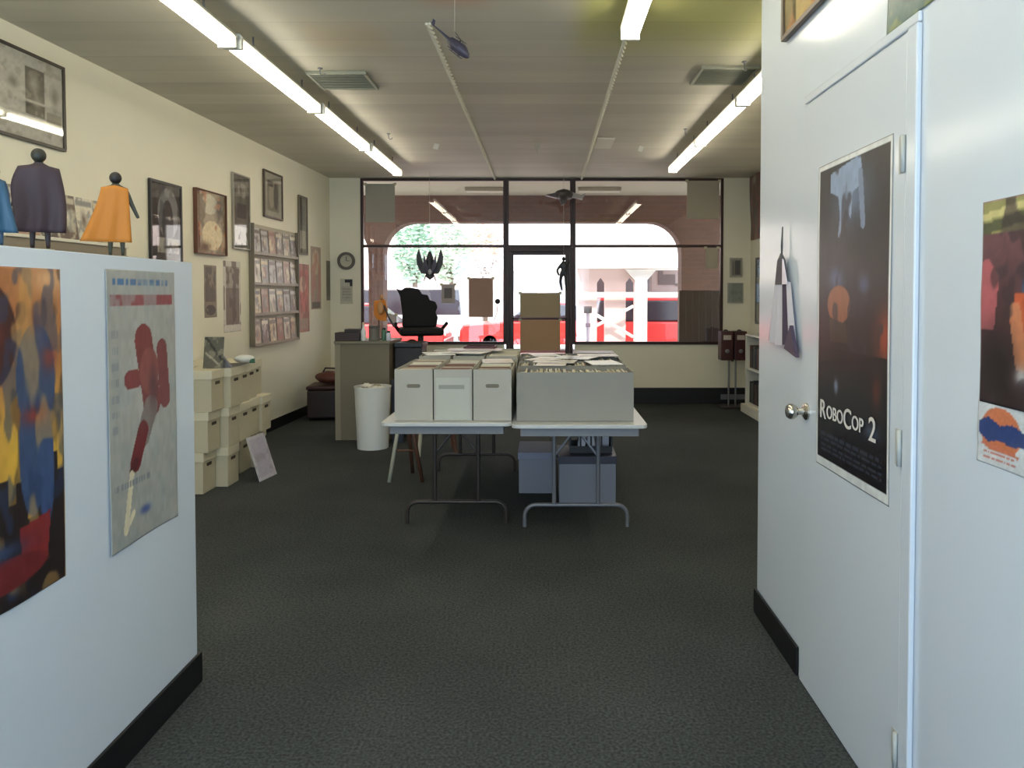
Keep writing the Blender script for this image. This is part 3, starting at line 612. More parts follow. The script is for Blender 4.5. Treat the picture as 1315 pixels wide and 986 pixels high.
# ------------------------------------------------------------------ folding tables
def folding_table(x, y0, y1, width, legm, label, zt_=.74):
    t = empty('folding_table', (x, (y0+y1)/2, 0), 0, label, 'table', 'white folding tables end to camera')
    L = y1-y0; w2 = width/2
    pts = []
    rr = .04
    for (cx_, cy_, a0_) in ((w2-rr, L/2-rr, 0), (-w2+rr, L/2-rr, 90), (-w2+rr, -L/2+rr, 180), (w2-rr, -L/2+rr, 270)):
        for k in range(5): a = math.radians(a0_+k*22.5); pts.append((cx_+rr*math.cos(a), cy_+rr*math.sin(a)))
    MB().prism(pts, zt_-.022, zt_, 'z').build('tabletop', LAMW, t, bevel=.004)
    MB().box(-w2+.05, w2-.05, -L/2+.03, -L/2+.05, zt_-.07, zt_-.023).box(-w2+.05, w2-.05, L/2-.05, L/2-.03, zt_-.07, zt_-.023).box(-w2+.05, -w2+.07, -L/2+.05, L/2-.05, zt_-.07, zt_-.023).box(w2-.07, w2-.05, -L/2+.05, L/2-.05, zt_-.07, zt_-.023).build('apron', mat('grey apron', (120, 121, 124), .5), t)
    for e in (-1, 1):
        ey = e*(L/2-.5)
        for s in (-1, 1):
            MB().tube([(s*.14, ey, zt_-.03), (s*.14, ey, .145)], .014, 10).build('leg', legm, t)
        f = [(-w2+.06, ey, .0), (-w2+.06, ey, .07)]
        for k in range(1, 6): a = PI-k*PI/10; f.append((-w2+.06+.07+.07*math.cos(a), ey, .07+.07*math.sin(a)))
        f = f+[(-x_, y_, z_) for x_, y_, z_ in reversed(f)]
        MB().tube(f, .013, 10).build('foot_bar', legm, t)
        MB().tube([(-.14, ey, .45), (-.02, ey-e*.02, .6), (-.02, ey-e*.22, zt_-.03)], .008, 8).tube([(.14, ey, .45), (.02, ey-e*.02, .6), (.02, ey-e*.22, zt_-.03)], .008, 8).build('brace', legm, t)
    return t
RXc = .197; LXc = -.572
folding_table(RXc, 4.14, 6.55, .775, GREYM, 'right white folding table with grey legs, under the wide comic box')
folding_table(LXc, 4.21, 6.62, .76, DARKM, 'left white folding table with dark legs, under three upright comic boxes')

# comic boxes on tables: open cardboard boxes, contents showing
def open_box(cx_, cy_, wx, ly, hz, z, label, holes='y', hole=True, rz=0, group=None, labelstrip=False, m=CARDB, nm='comic_box'):
    b = empty(nm, (cx_, cy_, z+.001), rz, label, 'box', group); t = .004; x, y = wx/2, ly/2
    MB().box(-x, x, -y, -y+t, 0, hz).box(-x, x, y-t, y, 0, hz).box(-x, -x+t, -y+t, y-t, 0, hz).box(x-t, x, -y+t, y-t, 0, hz).box(-x+t, x-t, -y+t, y-t, 0, t).build('carton', m, b)
    if hole:
        for s in (-1, 1):
            mb = MB(); hw, hh, hc = .04, .011, hz*.68
            P = [(-hw+hh, -hh)]+[(hw-hh+hh*math.cos(a), hh*math.sin(a)) for a in [(-90+k*30)*PI/180 for k in range(7)]]+[(-hw+hh+hh*math.cos(a), hh*math.sin(a)) for a in [(90+k*30)*PI/180 for k in range(7)]]
            if holes == 'y': mb.prism([(u, hc+v) for u, v in P], s*y-.0015, s*y+.0015, 'y')
            else: mb.prism([(u, hc+v) for u, v in P], s*x-.0015, s*x+.0015, 'x')
            mb.build('hand_hole', CARDD, b)
    if labelstrip:
        MB().box(-x+.012, x-.012, -y-.0015, -y-.0002, .006, hz*.84).build('label_panel', mat('grey white label', (184, 184, 172), .6), b)
        MB().box(-x*.75, x*.6, -y-.003, -y-.0017, hz*.62, hz*.70).build('label_strip', mat('faded grey print', (150, 150, 140), .7), b)
    return b
def contents(b, wx, ly, hz, along='y', n=60, fill=(.88, .95), seed=0, label='row of bagged comics filling the box', gap=0):
    """packed comics, edge up: nobody could count them"""
    r = random.Random(seed); mb = MB(); Ls = (ly if along == 'y' else wx)-.02; wd = (wx if along == 'y' else ly)-.03
    for i in range(n):
        p_ = -Ls/2+Ls*(i+.5)/n; hh = hz*r.uniform(*fill)
        if gap and i/n > 1-gap: break
        off = r.uniform(-.004, .004); th = Ls/n*.45; lean = r.uniform(.0, .012)
        m_ = r.choice([0, 0, 0, 0, 1, 1, 1, 1, 2, 3])
        if along == 'y': mb.box(-wd/2+off, wd/2+off, p_-th, p_+th, .006, hh, m_)
        else: mb.box(p_-th, p_+th, -wd/2+off, wd/2+off, .006, hh, m_)
    o = mb.build('comics_row', [PAPER, mat('cream pages', (206, 196, 168), .7), mat('clay cover', (132, 100, 84), .6), mat('slate cover', (92, 90, 92), .6)], b, merge=False); o['kind'] = 'stuff'
    return o
TB = .741
TW = [('leftmost comic box with a hand hole on the left table', -.768), ('middle comic box with a blank label panel on the left table', -.538), ('third comic box with a hand hole on the left table, beside the wide box', -.308)]
for i, (lb, x) in enumerate(TW):
    b = open_box(x, 4.62, .222, .70, .30, TB, lb, hole=i != 1, labelstrip=i == 1, group='open comic boxes on the left table')
    contents(b, .215, .70, .30, 'y', 44, (.9, .99), i)
for i, x in enumerate((-.765, -.53, -.30)):
    b = open_box(x, 5.42, .215, .70, .31, TB, f"open comic box behind the {['leftmost', 'middle', 'third'][i]} front box on the left table", group='open comic boxes on the left table')
    contents(b, .215, .70, .31, 'y', 44, (.86, 1.0), 10+i)
# wide box and the ones behind it on the right table
WCB = mat('greyed white cardboard', (146, 143, 134), .75, noise=.03, nscale=4)
b = open_box(.175, 4.40, .68, .30, .285, TB, 'wide open comic box side-on at the near end of the right table', 'x', group='open comic boxes on the right table', m=WCB)
contents(b, .68, .30, .285, 'x', 70, (.90, .985), 31)
for k in range(1, 4):
    x = (.17, .18, .16)[k-1]
    b = open_box(x, 4.40+k*.33+.02, .68, .30, .29, TB, f"wide open comic box on the right table, {['second', 'third', 'fourth'][k-1]} from the near end", 'x', group='open comic boxes on the right table', m=WCB)
    contents(b, .68, .30, .29, 'x', 64, (.90, .99), 40+k)
# loose comics and sheets on top of the boxes
def flat(px, py, wd, ln, rz, z, ops, label, name='loose_comic', tilt=0.0, sd=1, p=None, th=.004):
    q = p or at(px, py, Z=z)
    o = sheet(name, wd, ln, ops, None, cell=.012, seed=sd, m=ARTG, th=th); o.location = (q[0], q[1], z); o.rotation_euler = (-PI/2+tilt, 0, rz)
    tag(o, label, 'comic book', 'loose comics on top of the boxes'); return o
ZT = TB+.293
W_ = [('bg', (222, 222, 214)), ('blotch', 3, .6, (200, 202, 204), .6, 2)]
flat(0, 0, .2, .3, .15, ZT+.004, W_, 'white comic lying on the right of the wide boxes', p=(.40, 4.62, 0))
flat(0, 0, .24, .26, 1.2, ZT+.012, [('bg', (214, 214, 208)), ('ell', .5, .5, .3, .2, (190, 190, 196))], 'white comic angled on the far right of the wide boxes', p=(.33, 5.02, 0), sd=3)
flat(0, 0, .19, .27, -.1, ZT+.004, [('bg', (186, 176, 150)), ('ell', .4, .5, .3, .1, (110, 98, 84)), ('rect', .1, .7, .9, .9, (150, 138, 116))], 'tan comic lying at the left of the wide boxes', p=(.03, 4.56, 0), sd=4)
flat(0, 0, .19, .27, 1.4, ZT+.008, [('bg', (198, 190, 166)), ('ell', .5, .5, .3, .2, (160, 150, 128))], 'cream comic lying sideways in the middle of the wide boxes', p=(.2, 4.80, 0), sd=5)
flat(0, 0, .28, .2, .05, ZT+.014, [('bg', (206, 198, 180)), ('rect', 0, 0, 1, .3, (120, 96, 96)), ('rect', .1, .4, .9, .8, (180, 168, 150))], 'pale comic with a mauve edge at the back of the wide boxes', p=(.38, 5.13, 0), sd=6)
flat(0, 0, .3, .2, 0, ZT+.018, [('bg', (84, 66, 56)), ('rect', 0, 0, 1, .15, (160, 150, 130))], 'dark brown comic at the far end of the right table', p=(.36, 5.37, 0), sd=7)
flat(0, 0, .2, .28, .3, TB+.318, W_, 'white comic lying on the leftmost rear open box', p=(-.72, 5.1, 0), sd=8)
flat(0, 0, .22, .3, 1.3, TB+.324, [('bg', (206, 198, 176)), ('rect', .1, .6, .9, .9, (150, 112, 90))], 'cream comic lying across the middle and third open boxes', p=(-.42, 5.25, 0), sd=9)
flat(0, 0, .4, .22, .02, TB+.330, [('bg', (150, 120, 96)), ('blotch', 4, .5, (178, 160, 130), .7, 5)], 'tan and rust comic spread flat over the rear open boxes', p=(-.52, 5.35, 0), sd=10)
flat(0, 0, .2, .26, -.4, ZT+.010, [('bg', (196, 186, 158)), ('ell', .5, .4, .2, .15, (140, 126, 104)), ('rect', .05, .8, .95, .95, (216, 208, 184))], 'cream comic with a tan oval at the far left of the wide boxes', p=(-.04, 4.86, 0), sd=15)
flat(0, 0, .19, .27, .2, ZT+.012, [('bg', (212, 204, 182)), ('rect', .1, .1, .9, .5, (176, 164, 138))], 'cream comic near the back left of the wide boxes', p=(.02, 5.16, 0), sd=16)
flat(0, 0, .2, .27, .1, TB+.304, [('bg', (206, 198, 176)), ('rect', .1, .1, .9, .6, (180, 168, 142))], 'cream comic half over the third front box on the left table', p=(-.30, 4.68, 0), sd=17)
tr = empty('red_tray', (-.5, 5.67, TB+.313), 0, 'dark maroon shallow tray on top of the rear boxes of the left table', 'tray')
MB().box(-.12, .12, -.1, .1, 0, .006).box(-.12, .12, -.1, -.09, .006, .03).box(-.12, .12, .09, .1, .006, .03).box(-.12, -.11, -.09, .09, .006, .03).box(.11, .12, -.09, .09, .006, .03).build('tray_body', mat('maroon plastic', (84, 34, 30), .4), tr, bevel=.002)

# boxes beneath the right table
def lid_box(x, y, wx, ly, hz, label, m, lm, group=None, rz=0, z=0.0, lidh=.055):
    b = empty('storage_box', (x, y, z+.001), rz, label, 'box', group)
    MB().box(-wx/2, wx/2, -ly/2, ly/2, 0, hz).build('carton', m, b, bevel=.002)
    MB().box(-wx/2-.008, wx/2+.008, -ly/2-.008, ly/2+.008, hz-lidh+.008, hz+.008).build('lid', lm, b, bevel=.004)
    return b
lid_box(-.06, 5.62, .27, .40, .30, 'pale grey lidded box on the floor, left one under the right table', LILAC, mat('bluish lid', (142, 144, 160), .6))
lid_box(.30, 5.34, .40, .38, .33, 'pale grey box with dark lid under the right table', LILAC, mat('dark slate lid', (66, 64, 76), .5))
cr = empty('file_crate', (.33, 5.36, .341), 0, 'black crate of white papers on the dark-lidded box under the table', 'crate')
mb = MB(); a, b_, hh = .15, .12, .16
mb.box(-a, a, -b_, b_, 0, .01)
for sx in (-1, 1): mb.box(sx*a-.004, sx*a+.004, -b_, b_, .01, hh)
for sy in (-1, 1): 
    mb.box(-a, a, sy*b_-.004, sy*b_+.004, .01, .05); mb.box(-a, a, sy*b_-.004, sy*b_+.004, hh-.04, hh)
    for q in range(5): mb.box(-a+q*a/2-.006, -a+q*a/2+.006, sy*b_-.003, sy*b_+.003, .05, hh-.04)
mb.build('crate_shell', DARKP, cr)
for i, (u, tl) in enumerate(((-.06, .1), (0, -.08), (.07, .15), (.11, .0))):
    MB().cbox((u, -.02+i*.02, .115), (.05, .16, .19), rot=RY(tl)).build('paper_bundle', mat('white paper bundle', (220, 220, 226), .6), cr)

# wooden stool behind the left table
st = empty('wooden_stool', (-1.02, 6.85, 0), .2, 'wooden stool with cream and reddish legs behind the left table', 'stool')
MB().lathe([(.0001, .70), (.15, .70), (.165, .715), (.165, .735), (.15, .745), (.0001, .745)]).build('seat', REDW, st)
for i, (sx, sy) in enumerate(((-1, -1), (1, -1), (1, 1), (-1, 1))):
    MB().tube([(sx*.10, sy*.10, .70), (sx*.17, sy*.17, 0)], [.016, .019], 10).build('leg', CREAMW if i == 0 else REDW, st)
mb = MB()
for z, q in ((.22, .150), (.42, .130)):
    mb.tube([(-q, -q, z), (q, -q, z)], .009, 8).tube([(-q, q, z), (q, q, z)], .009, 8).tube([(-q, -q, z+.04), (-q, q, z+.04)], .009, 8).tube([(q, -q, z+.04), (q, q, z+.04)], .009, 8)
mb.build('rungs', REDW, st)
# dowel stand whose pale leg shows below the left table
st2 = empty('display_easel', (-1.17, 5.75, 0), 0, 'pale wooden easel leg frame beside the left table', 'easel')
MB().tube([(-.06, 0, 0), (.06, 0, .70)], .016, 8).build('leg', CREAMW, st2)
MB().tube([(.2, 0, 0), (.08, 0, .70)], .016, 8).build('leg', REDW, st2)
MB().tube([(.07, .30, 0), (.07, .02, .68)], .016, 8).build('leg', REDW, st2)
MB().tube([(-.02, 0, .25), (.165, 0, .25)], .009, 8).build('crossbar', REDW, st2)

# ------------------------------------------------------------------ stacks of white comic boxes at left
def long_box_proto(loc, label):
    b = empty('lidded_comic_box', loc, 0, label, 'box', 'stacked white comic boxes'); L, wx, hz = .50, .20, .292
    MB().box(-L, 0, -wx/2, wx/2, 0, hz).build('carton', mat('cream white carton', (196, 187, 160), .75, noise=.03, nscale=4), b, bevel=.002)
    MB().box(-L-.005, .008, -wx/2-.006, wx/2+.006, hz-.055, hz+.012).build('lid', mat('white lid', (214, 206, 180), .7), b, bevel=.004)
    P = [(-.035, -.012), (.035, -.012), (.04, 0), (.035, .012), (-.035, .012), (-.04, 0)]
    MB().prism([(u, hz-.085+v) for u, v in P], .0005, .0025, 'x').build('hand_hole', mat('shadowed hole card', (70, 62, 50), .9), b)
    return b
TH = .306; tiers = ['bottom', 'middle', 'top']; oc = ['nearest', 'second', 'third', 'fourth', 'farthest']
offs = [[-2.53, -2.49, -2.46], [-2.44, -2.43, -2.41], [-2.53, -2.43, -2.43], [-2.52, -2.44, -2.46], [-2.47, -2.42, -2.50]]
proto = None
for i in range(5):
    for k in range(3):
        y = 5.49+i*.213; loc = (offs[i][k], y+(k == 0)*-.0, k*TH+.001)
        lb = f'white lidded comic box, {tiers[k]} tier, {oc[i]} column of the stack by the left wall'
        if proto is None: proto = long_box_proto(loc, lb)
        else: dup(proto, loc, 0, lb)
bz0 = 3*TH+.001
m_ = empty('magazine_rest', (-2.56, 5.52, bz0), 0, 'dark grey magazine propped on a rest on the nearest box stack', 'magazine')
MB().prism([(0, 0), (.16, 0), (.005, .2)], .08, .11, 'y').build('rest', GREYM, m_)
o = sheet('cover', .15, .24, [('bg', (96, 92, 80)), ('line', (.1, .95), (.9, .3), .06, (48, 46, 42)), ('line', (.1, .5), (.8, .1), .04, (180, 172, 150)), ('blotch', 6, .55, (150, 144, 124), .7, 3)], m_, y=0, cell=.008); o.rotation_euler = (-.15, 0, 0); o.location = (.04, .03, 0)
flat(0, 0, .2, .28, .1, bz0+.006, [('bg', (198, 188, 150)), ('rect', 0, .4, 1, .6, (150, 140, 110))], 'yellowed comic lying on the nearest white box column', p=(-2.78, 5.42, 0), sd=12)
flat(0, 0, .18, .3, .0, bz0+.006, [('bg', (60, 50, 44)), ('rect', .1, .1, .9, .3, (84, 72, 62))], 'dark brown comic lying on top of the white box stack', p=(-2.49, 5.62, 0), sd=13)
gb = empty('green_tag_pouch', (-2.45, 5.97, bz0), .3, 'crumpled white pouch with green trim on the white box stack', 'pouch')
MB().blob((0, .0, .035), (.08, .05, .034), n=8, amp=.08).build('pouch_body', WHITEP, gb)
MB().cbox((.06, -.03, .02), (.04, .01, .035)).build('green_tab', mat('green card', (50, 96, 66), .6), gb)
# leaning card
lc_ = sheet('leaning_card', .26, .36, [('bg', (190, 186, 190)), ('rect', .08, .08, .92, .92, (176, 170, 184)), ('blotch', 4, .55, (150, 140, 150), .6, 2)], None, cell=.01, th=.006)
lc_.location = (-2.23, 5.88, .002); lc_.rotation_euler = (-.32, 0, PI/2-.15); tag(lc_, 'pale mauve card leaning on the bottom of the box stack', 'card')
# ------------------------------------------------------------------ bag pile farther along the left wall
lg_ = empty('dark_ottoman', (-2.60, 8.75, 0), .1, 'dark brown upholstered stool by the left wall, under the leather bag', 'ottoman')
MB().box(-.2, .2, -.22, .22, .03, .36).build('body', mat('dark brown vinyl', (46, 32, 30), .5), lg_, bevel=.02)
MB().box(-.21, .21, -.23, .23, .361, .41).build('cushion', mat('dark maroon vinyl', (62, 34, 30), .45), lg_, bevel=.02)
for sx in (-1, 1):
    for sy in (-1, 1): MB().tube([(sx*.16, sy*.18, 0), (sx*.16, sy*.18, .03)], .018, 8).build('leg', DARKP, lg_)
bg = empty('leather_bag', (-2.56, 8.74, .420), -.2, 'reddish brown leather bag slumped on the dark stool', 'bag')
MB().blob((0, 0, .07), (.19, .14, .075), n=12, amp=.04).build('bag_body', mat('reddish leather', (92, 50, 40), .5, noise=.2, nscale=12), bg)
MB().tube([(-.1, 0, .13), (-.07, 0, .18), (.05, 0, .18), (.09, 0, .13)], .01, 8).build('bag_handle', mat('dark strap', (50, 28, 26), .5), bg)
MB().blob((.20, .02, .032), (.10, .06, .028), n=8).build('bag_flap', mat('dark strap', (50, 28, 26), .5), bg)
lid_box(-2.28, 9.12, .26, .26, .30, 'small beige carton on the floor beside the dark stool', mat('beige carton', (150, 138, 112), .8), mat('beige carton lid', (160, 148, 120), .8))

# ------------------------------------------------------------------ counter, bin and counter goods
YC = 7.42; cx0, cx1 = at(431, 500, Y=YC).x, -1.58; cz = at(460, 438, Y=YC).z
cn = empty('sales_counter', ((cx0+cx1)/2, YC+.30, 0), 0, 'beige panelled sales counter left of the tables', 'counter'); cw = (cx1-cx0)/2
CB = mat('beige counter laminate', (116, 106, 84), .55, noise=.05, nscale=3)
MB().box(-cw, cw, -.30, .30, .0, cz-.03).build('cabinet_body', CB, cn)
MB().box(-cw-.012, cw+.012, -.315, .315, cz-.029, cz).build('countertop', mat('counter top', (116, 108, 86), .4), cn, bevel=.004)
MB().box(-cw-.004, -cw+.05, -.306, -.3005, .0, cz-.03).build('corner_strip', mat('counter strip', (140, 130, 106), .5), cn)
wb = empty('waste_bin', (-1.665, 7.06, 0), 0, 'white round waste bin with rubbish showing, in front of the counter', 'bin')
R0, R1, HB = .148, .172, .585
MB().lathe([(R0, 0), (R1, HB), (R1+.006, HB), (R1+.006, HB+.012), (R1-.006, HB+.012), (R1-.008, HB-.01), (R0-.006, .012), (.0001, .012)], n=32).build('bin_shell', WHITEP, wb)
MB().lathe([(.0001, .45), (R1-.03, .47), (.12, .50), (.0001, .52)], n=20).build('dark_liner', DARKP, wb)
for i in range(5):
    a = i*1.3; MB().blob((.08*math.cos(a), .08*math.sin(a), HB-.03+.012*(i % 3)), (.05, .045, .04), n=7, amp=.12).build('crumpled_paper', [PAPER, mat('dull paper', (150, 142, 122), .8)][i % 2], wb)
fl = empty('blue_folder', (-1.475, 7.32, 0), .1, 'dark navy tall carton beside the white waste bin', 'carton')
MB().box(-.055, .055, -.06, .06, 0, .62).build('body', mat('dark navy card', (40, 46, 58), .6), fl, bevel=.004)
MB().box(-.057, .057, -.062, .062, .58, .63).build('lid', mat('navy lid', (34, 38, 50), .6), fl, bevel=.004)
# things on the counter
zc = cz+.001
def cxp(px): return at(px, 430, Y=YC+.1).x
bb = empty('card_file_box', (cxp(449), YC+.1, zc), 0, 'dark brown stepped file box on the counter top', 'box')
MB().box(-.125, .125, -.1, .1, 0, .085).build('drawer_unit', mat('dark brown plastic', (50, 32, 28), .45), bb, bevel=.004)
MB().box(-.03, .12, -.09, .09, .086, .12).build('lid', mat('very dark brown plastic', (40, 26, 24), .45), bb, bevel=.004)
bo = empty('white_bottle', (cxp(468), YC+.06, zc), 0, 'slim white bottle standing on the counter', 'bottle')
MB().lathe([(.024, 0), (.026, .01), (.026, .1), (.012, .13), (.011, .16)], n=16).build('bottle_body', WHITEP, bo)
MB().lathe([(.014, .16), (.014, .185), (.0001, .19)], n=12).build('cap', mat('cap orange white', (220, 190, 160), .5), bo)
cn2 = empty('grey_canister', (cxp(480), YC+.12, zc), 0, 'grey canister standing on the counter under the orange figure stand', 'canister')
MB().lathe([(.055, 0), (.055, .125), (.05, .13)], n=20).build('canister_body', mat('grey tin', (110, 104, 92), .5), cn2)
MB().lathe([(.057, .13), (.057, .15), (.0001, .152)], n=20).build('lid', mat('grey tin lid', (84, 80, 72), .5), cn2)
og = empty('orange_toy', (cxp(481), YC+.3, zc), 0, 'orange caped toy on a thin stand at the back of the counter', 'toy')
MB().lathe([(.05, 0), (.05, .012), (.0001, .014)], n=20).build('stand_base', DARKP, og)
MB().tube([(0, 0, .012), (0, 0, .2)], .006, 8).build('stand_pole', DARKP, og)
MB().add([(-.05, 0, .40), (.06, .01, .42), (.09, .0, .30), (.07, .03, .19), (-.02, .04, .2), (-.06, .03, .26)], [(0, 1, 2, 3, 4, 5)]).build('cape', mat('orange cloth', (216, 130, 40), .6), og, solid=.012)
MB().blob((.03, 0, .44), (.022, .022, .028), n=8).blob((.02, -.01, .33), (.035, .02, .07), n=8).build('toy_body', mat('tan toy body', (180, 130, 80), .5), og)
MB().tube([(.05, 0, .36), (.10, 0, .24), (.16, 0, .13)], .01, 8).build('arm', DARKG, og)
for i, (px, hh, c_, nm) in enumerate(((493, .13, (70, 110, 84), 'green'), (499, .1, (216, 216, 224), 'white'))):
    jr = empty('glass_jar', (cxp(px), YC+.1, zc), 0, f'small {nm} jar on the right end of the counter', 'jar')
    MB().lathe([(.022, 0), (.024, .01), (.024, hh-.03), (.016, hh-.02)], n=16).build('jar_body', mat('jar '+nm, c_, .3), jr)
    MB().lathe([(.018, hh-.02), (.018, hh), (.0001, hh+.001)], n=12).build('cap', DARKP, jr)

# black swivel chair
ch = empty('swivel_chair', (-1.46, 8.6, 0), .25, 'black high-backed swivel stool silhouetted against the left window', 'chair')
zse = at(536, 424, Y=8.55).z
BKF = mat('black vinyl', (16, 12, 11), .65, spec=.3)
MB().box(-.25, .25, -.23, .23, zse-.06, zse+.03).build('seat', BKF, ch, bevel=.03)
pf = [(-.20, .03), (.2, .03), (.22, .15), (.19, .2), (.215, .27), (.19, .33), (.12, .35), (.1, .41), (.03, .42), (.0, .48), (-.10, .50), (-.17, .50), (-.215, .46), (-.27, .49), (-.225, .40), (-.2, .2)]
MB().prism([(u, zse+v) for u, v in pf], .15, .23, 'y').build('backrest', BKF, ch, bevel=.012)
for s in (-1, 1):
    MB().tube([(s*.24, .1, zse-.02), (s*.29, .05, zse+.05), (s*.29, -.12, zse+.08)], .02, 8).build('armrest', BKF, ch)
MB().tube([(0, 0, zse-.06), (0, 0, .12)], .035, 12).build('post', DARKP, ch)
ringm = MB(); 
pts = [(.2*math.cos(2*PI*k/24), .2*math.sin(2*PI*k/24), .36) for k in range(25)]; ringm.tube(pts, .010, 8).tube([(-.2, 0, .36), (.2, 0, .36)], .009, 8); ringm.build('foot_ring', DARKM, ch)
for k in range(5):
    a = 2*PI*k/5; l = MB().tube([(0, 0, .11), (.26*math.cos(a), .26*math.sin(a), .06)], [.025, .016], 8).build('leg', DARKP, ch)
    MB().blob((.26*math.cos(a), .26*math.sin(a), .028), (.027, .02, .027), n=8).build('caster', DARKP, l)
# dark cabinet behind boxes, below the chair
bp2 = empty('till_unit', (at(521, 450, Y=7.55).x+.02, 7.75, 0), 0, 'low black pedestal beside the counter', 'pedestal')
tz = at(520, 441, Y=7.5).z
MB().box(-.14, .14, -.16, .16, 0, tz-.05).build('body', mat('near black laminate', (34, 28, 26), .5), bp2, bevel=.005)
MB().box(-.15, .15, -.17, .17, tz-.049, tz).build('top', DARKP, bp2, bevel=.008)

# ------------------------------------------------------------------ caped figurines on the half-height wall
def skin(name, V, E, R, m, parent, sub=2):
    me = bpy.data.meshes.new(name); me.from_pydata(V, E, []); me.materials.append(m)
    o = bpy.data.objects.new(name, me); COL.objects.link(o); o.parent = parent
    s = o.modifiers.new('skin', 'SKIN'); s.use_smooth_shade = True
    for i, r in enumerate(R): me.skin_vertices[0].data[i].radius = r if isinstance(r, tuple) else (r, r)
    me.skin_vertices[0].data[0].use_root = True
    q = o.modifiers.new('sub', 'SUBSURF'); q.levels = sub; q.render_levels = sub
    return o
def figure(loc, rz, h, label, arms, cape, capem, bodym, hairm, legs=None):
    f = empty('caped_figurine', loc, rz, label, 'figurine'); k = h
    a = arms
    V = [(0, 0, .5), (0, 0, .62), (0, 0, .78), (0, 0, .86), (0, -.01, .92), (-.05, 0, .47), (-.06, -.01, .27), (-.065, 0, .05), (-.065, -.05, .02), (.05, 0, .47), (.06, -.01, .27), (.065, 0, .05), (.065, -.05, .02),
         (-.10, 0, .80), a[0][0], a[0][1], (.10, 0, .80), a[1][0], a[1][1]]
    E = [(0, 1), (1, 2), (2, 3), (3, 4), (0, 5), (5, 6), (6, 7), (7, 8), (0, 9), (9, 10), (10, 11), (11, 12), (2, 13), (13, 14), (14, 15), (2, 16), (16, 17), (17, 18)]
    R = [(.075, .05), (.06, .045), (.085, .055), .03, .04, (.05, .05), .036, .022, .02, (.05, .05), .036, .022, .02, .04, .028, .02, .04, .028, .02]
    skin('body', [tuple(c*k for c in v) for v in V], E, [(r[0]*k, r[1]*k) if isinstance(r, tuple) else (r*k, r*k) for r in R], bodym, f)
    MB().blob((0, -.01*k, .93*k), (.055*k, .055*k, .068*k), n=10).build('head', mat('figurine skin', (120, 92, 70), .5), f)
    MB().blob((0, .012*k, .94*k), (.066*k, .064*k, .072*k), n=10).build('hair', hairm, f)
    # cape: draped grid behind (+y here is the viewer's side)
    nu, nv = 16, 14; vs = []
    for j in range(nv+1):
        v = j/nv
        for i in range(nu+1):
            u = i/nu; L_, Rr = cape(v); x = L_+(Rr-L_)*u
            y = .088+.03*v+.02*math.sin(u*PI*5)*v-.03*(abs(u-.5)*2)**2*(1-v)
            vs.append((x*k, y*k, (.845-(.845-.17)*v-.03*abs(u-.5)*2*(1-v))*k))
    fs = [(j*(nu+1)+i, j*(nu+1)+i+1, (j+1)*(nu+1)+i+1, (j+1)*(nu+1)+i) for j in range(nv) for i in range(nu)]
    MB().add(vs, fs, 0, True).build('cape', capem, f, solid=.004*k, merge=False)
    MB().lathe([(.12*k, 0), (.12*k, .012*k), (.0001, .014*k)], n=24).build('stand', mat('figurine stand', (170, 164, 140), .5), f)
    return f
# seen from behind: the cape is on the side that faces the room, i.e. local +y faces the camera
pa = at(150, 333, X=XP-.06); pb = at(52, 325, X=XP-.06)
fz = lambda p: Vector((p.x, p.y, ZP+.001))
def facecam(p): return math.atan2(-p.y, -p.x)-PI/2     # local +y towards the viewer
hA = .27; hB = .275
figure(fz(pa), facecam(pa), hA, 'figurine in an orange cape, back turned, standing on the half-height wall',
       [[(-.155, 0, .66), (-.235, -.02, .47)], [(.13, .0, .66), (.15, -.03, .52)]],
       lambda v: (-.13-.03*v, .15+.22*v**1.3), mat('orange cape', (186, 116, 34), .6), mat('dark green figurine', (60, 62, 50), .5), mat('black hair', (28, 22, 20), .5))
figure(fz(pb), facecam(pb), hB, 'figurine in a dark plum cape, back turned, on the half-height wall nearest the left edge',
       [[(-.15, .0, .68), (-.10, .05, .56)], [(.17, .0, .62), (.22, -.02, .42)]],
       lambda v: (-.17-.04*v-.03*math.sin(v*3), .17+.10*v+.03*math.sin(v*6)), mat('plum cape', (50, 33, 41), .6), mat('dark plum figurine', (48, 38, 40), .5), mat('olive black hair', (40, 38, 26), .5))
pc = at(-6, 322, X=XP-.06)
figure(fz(pc), facecam(pc), .2, 'blue-caped figurine cut off by the left edge of the photo',
       [[(-.13, 0, .66), (-.15, -.02, .5)], [(.13, .0, .66), (.15, -.03, .52)]],
       lambda v: (-.11-.13*v, .11+.08*v), mat('teal blue cape', (32, 74, 100), .5), mat('blue figurine', (40, 70, 96), .5), mat('black hair', (28, 22, 20), .5))

# ------------------------------------------------------------------ ceiling lights
def fixture(x, y0, y1, z, label, group, hang=.12):
    f = empty('fluorescent_light', (x, (y0+y1)/2, z), 0, label, 'ceiling light', group); L = (y1-y0)/2-.004
    MB().prism([(-.04, .045), (.04, .045), (.056, .02), (.03, .0), (-.03, .0), (-.056, .02)], -L, L, 'y').build('housing', FIXW, f)
    for s in (-1, 1):
        MB().tube([(s*.028, -L+.03, -.02), (s*.028, L-.03, -.02)], .018, 12).build('tube', EMITT, f)
    for a_ in (-L, L-.022): MB().box(-.052, .052, a_, a_+.022, -.042, .03).build('end_cap', FIXW, f)
    for s in (-1, 1): MB().tube([(0, s*L*.6, .05), (0, s*L*.6, ZC-z)], .006, 6).build('hanger_rod', GREYM, f)
    return f
ZL = 2.92
pf_ = at(515, 224, Z=ZL); XLl = pf_.x+.0; 
ys = [8.72, 7.22, 5.72, 4.22, 2.72, 1.22, -.28, -1.5]; nm = ['farthest', 'second farthest', 'third farthest', 'fourth from the window', 'fifth from the window, added out of view for light', 'sixth from the window, added out of view for light']
proto = None
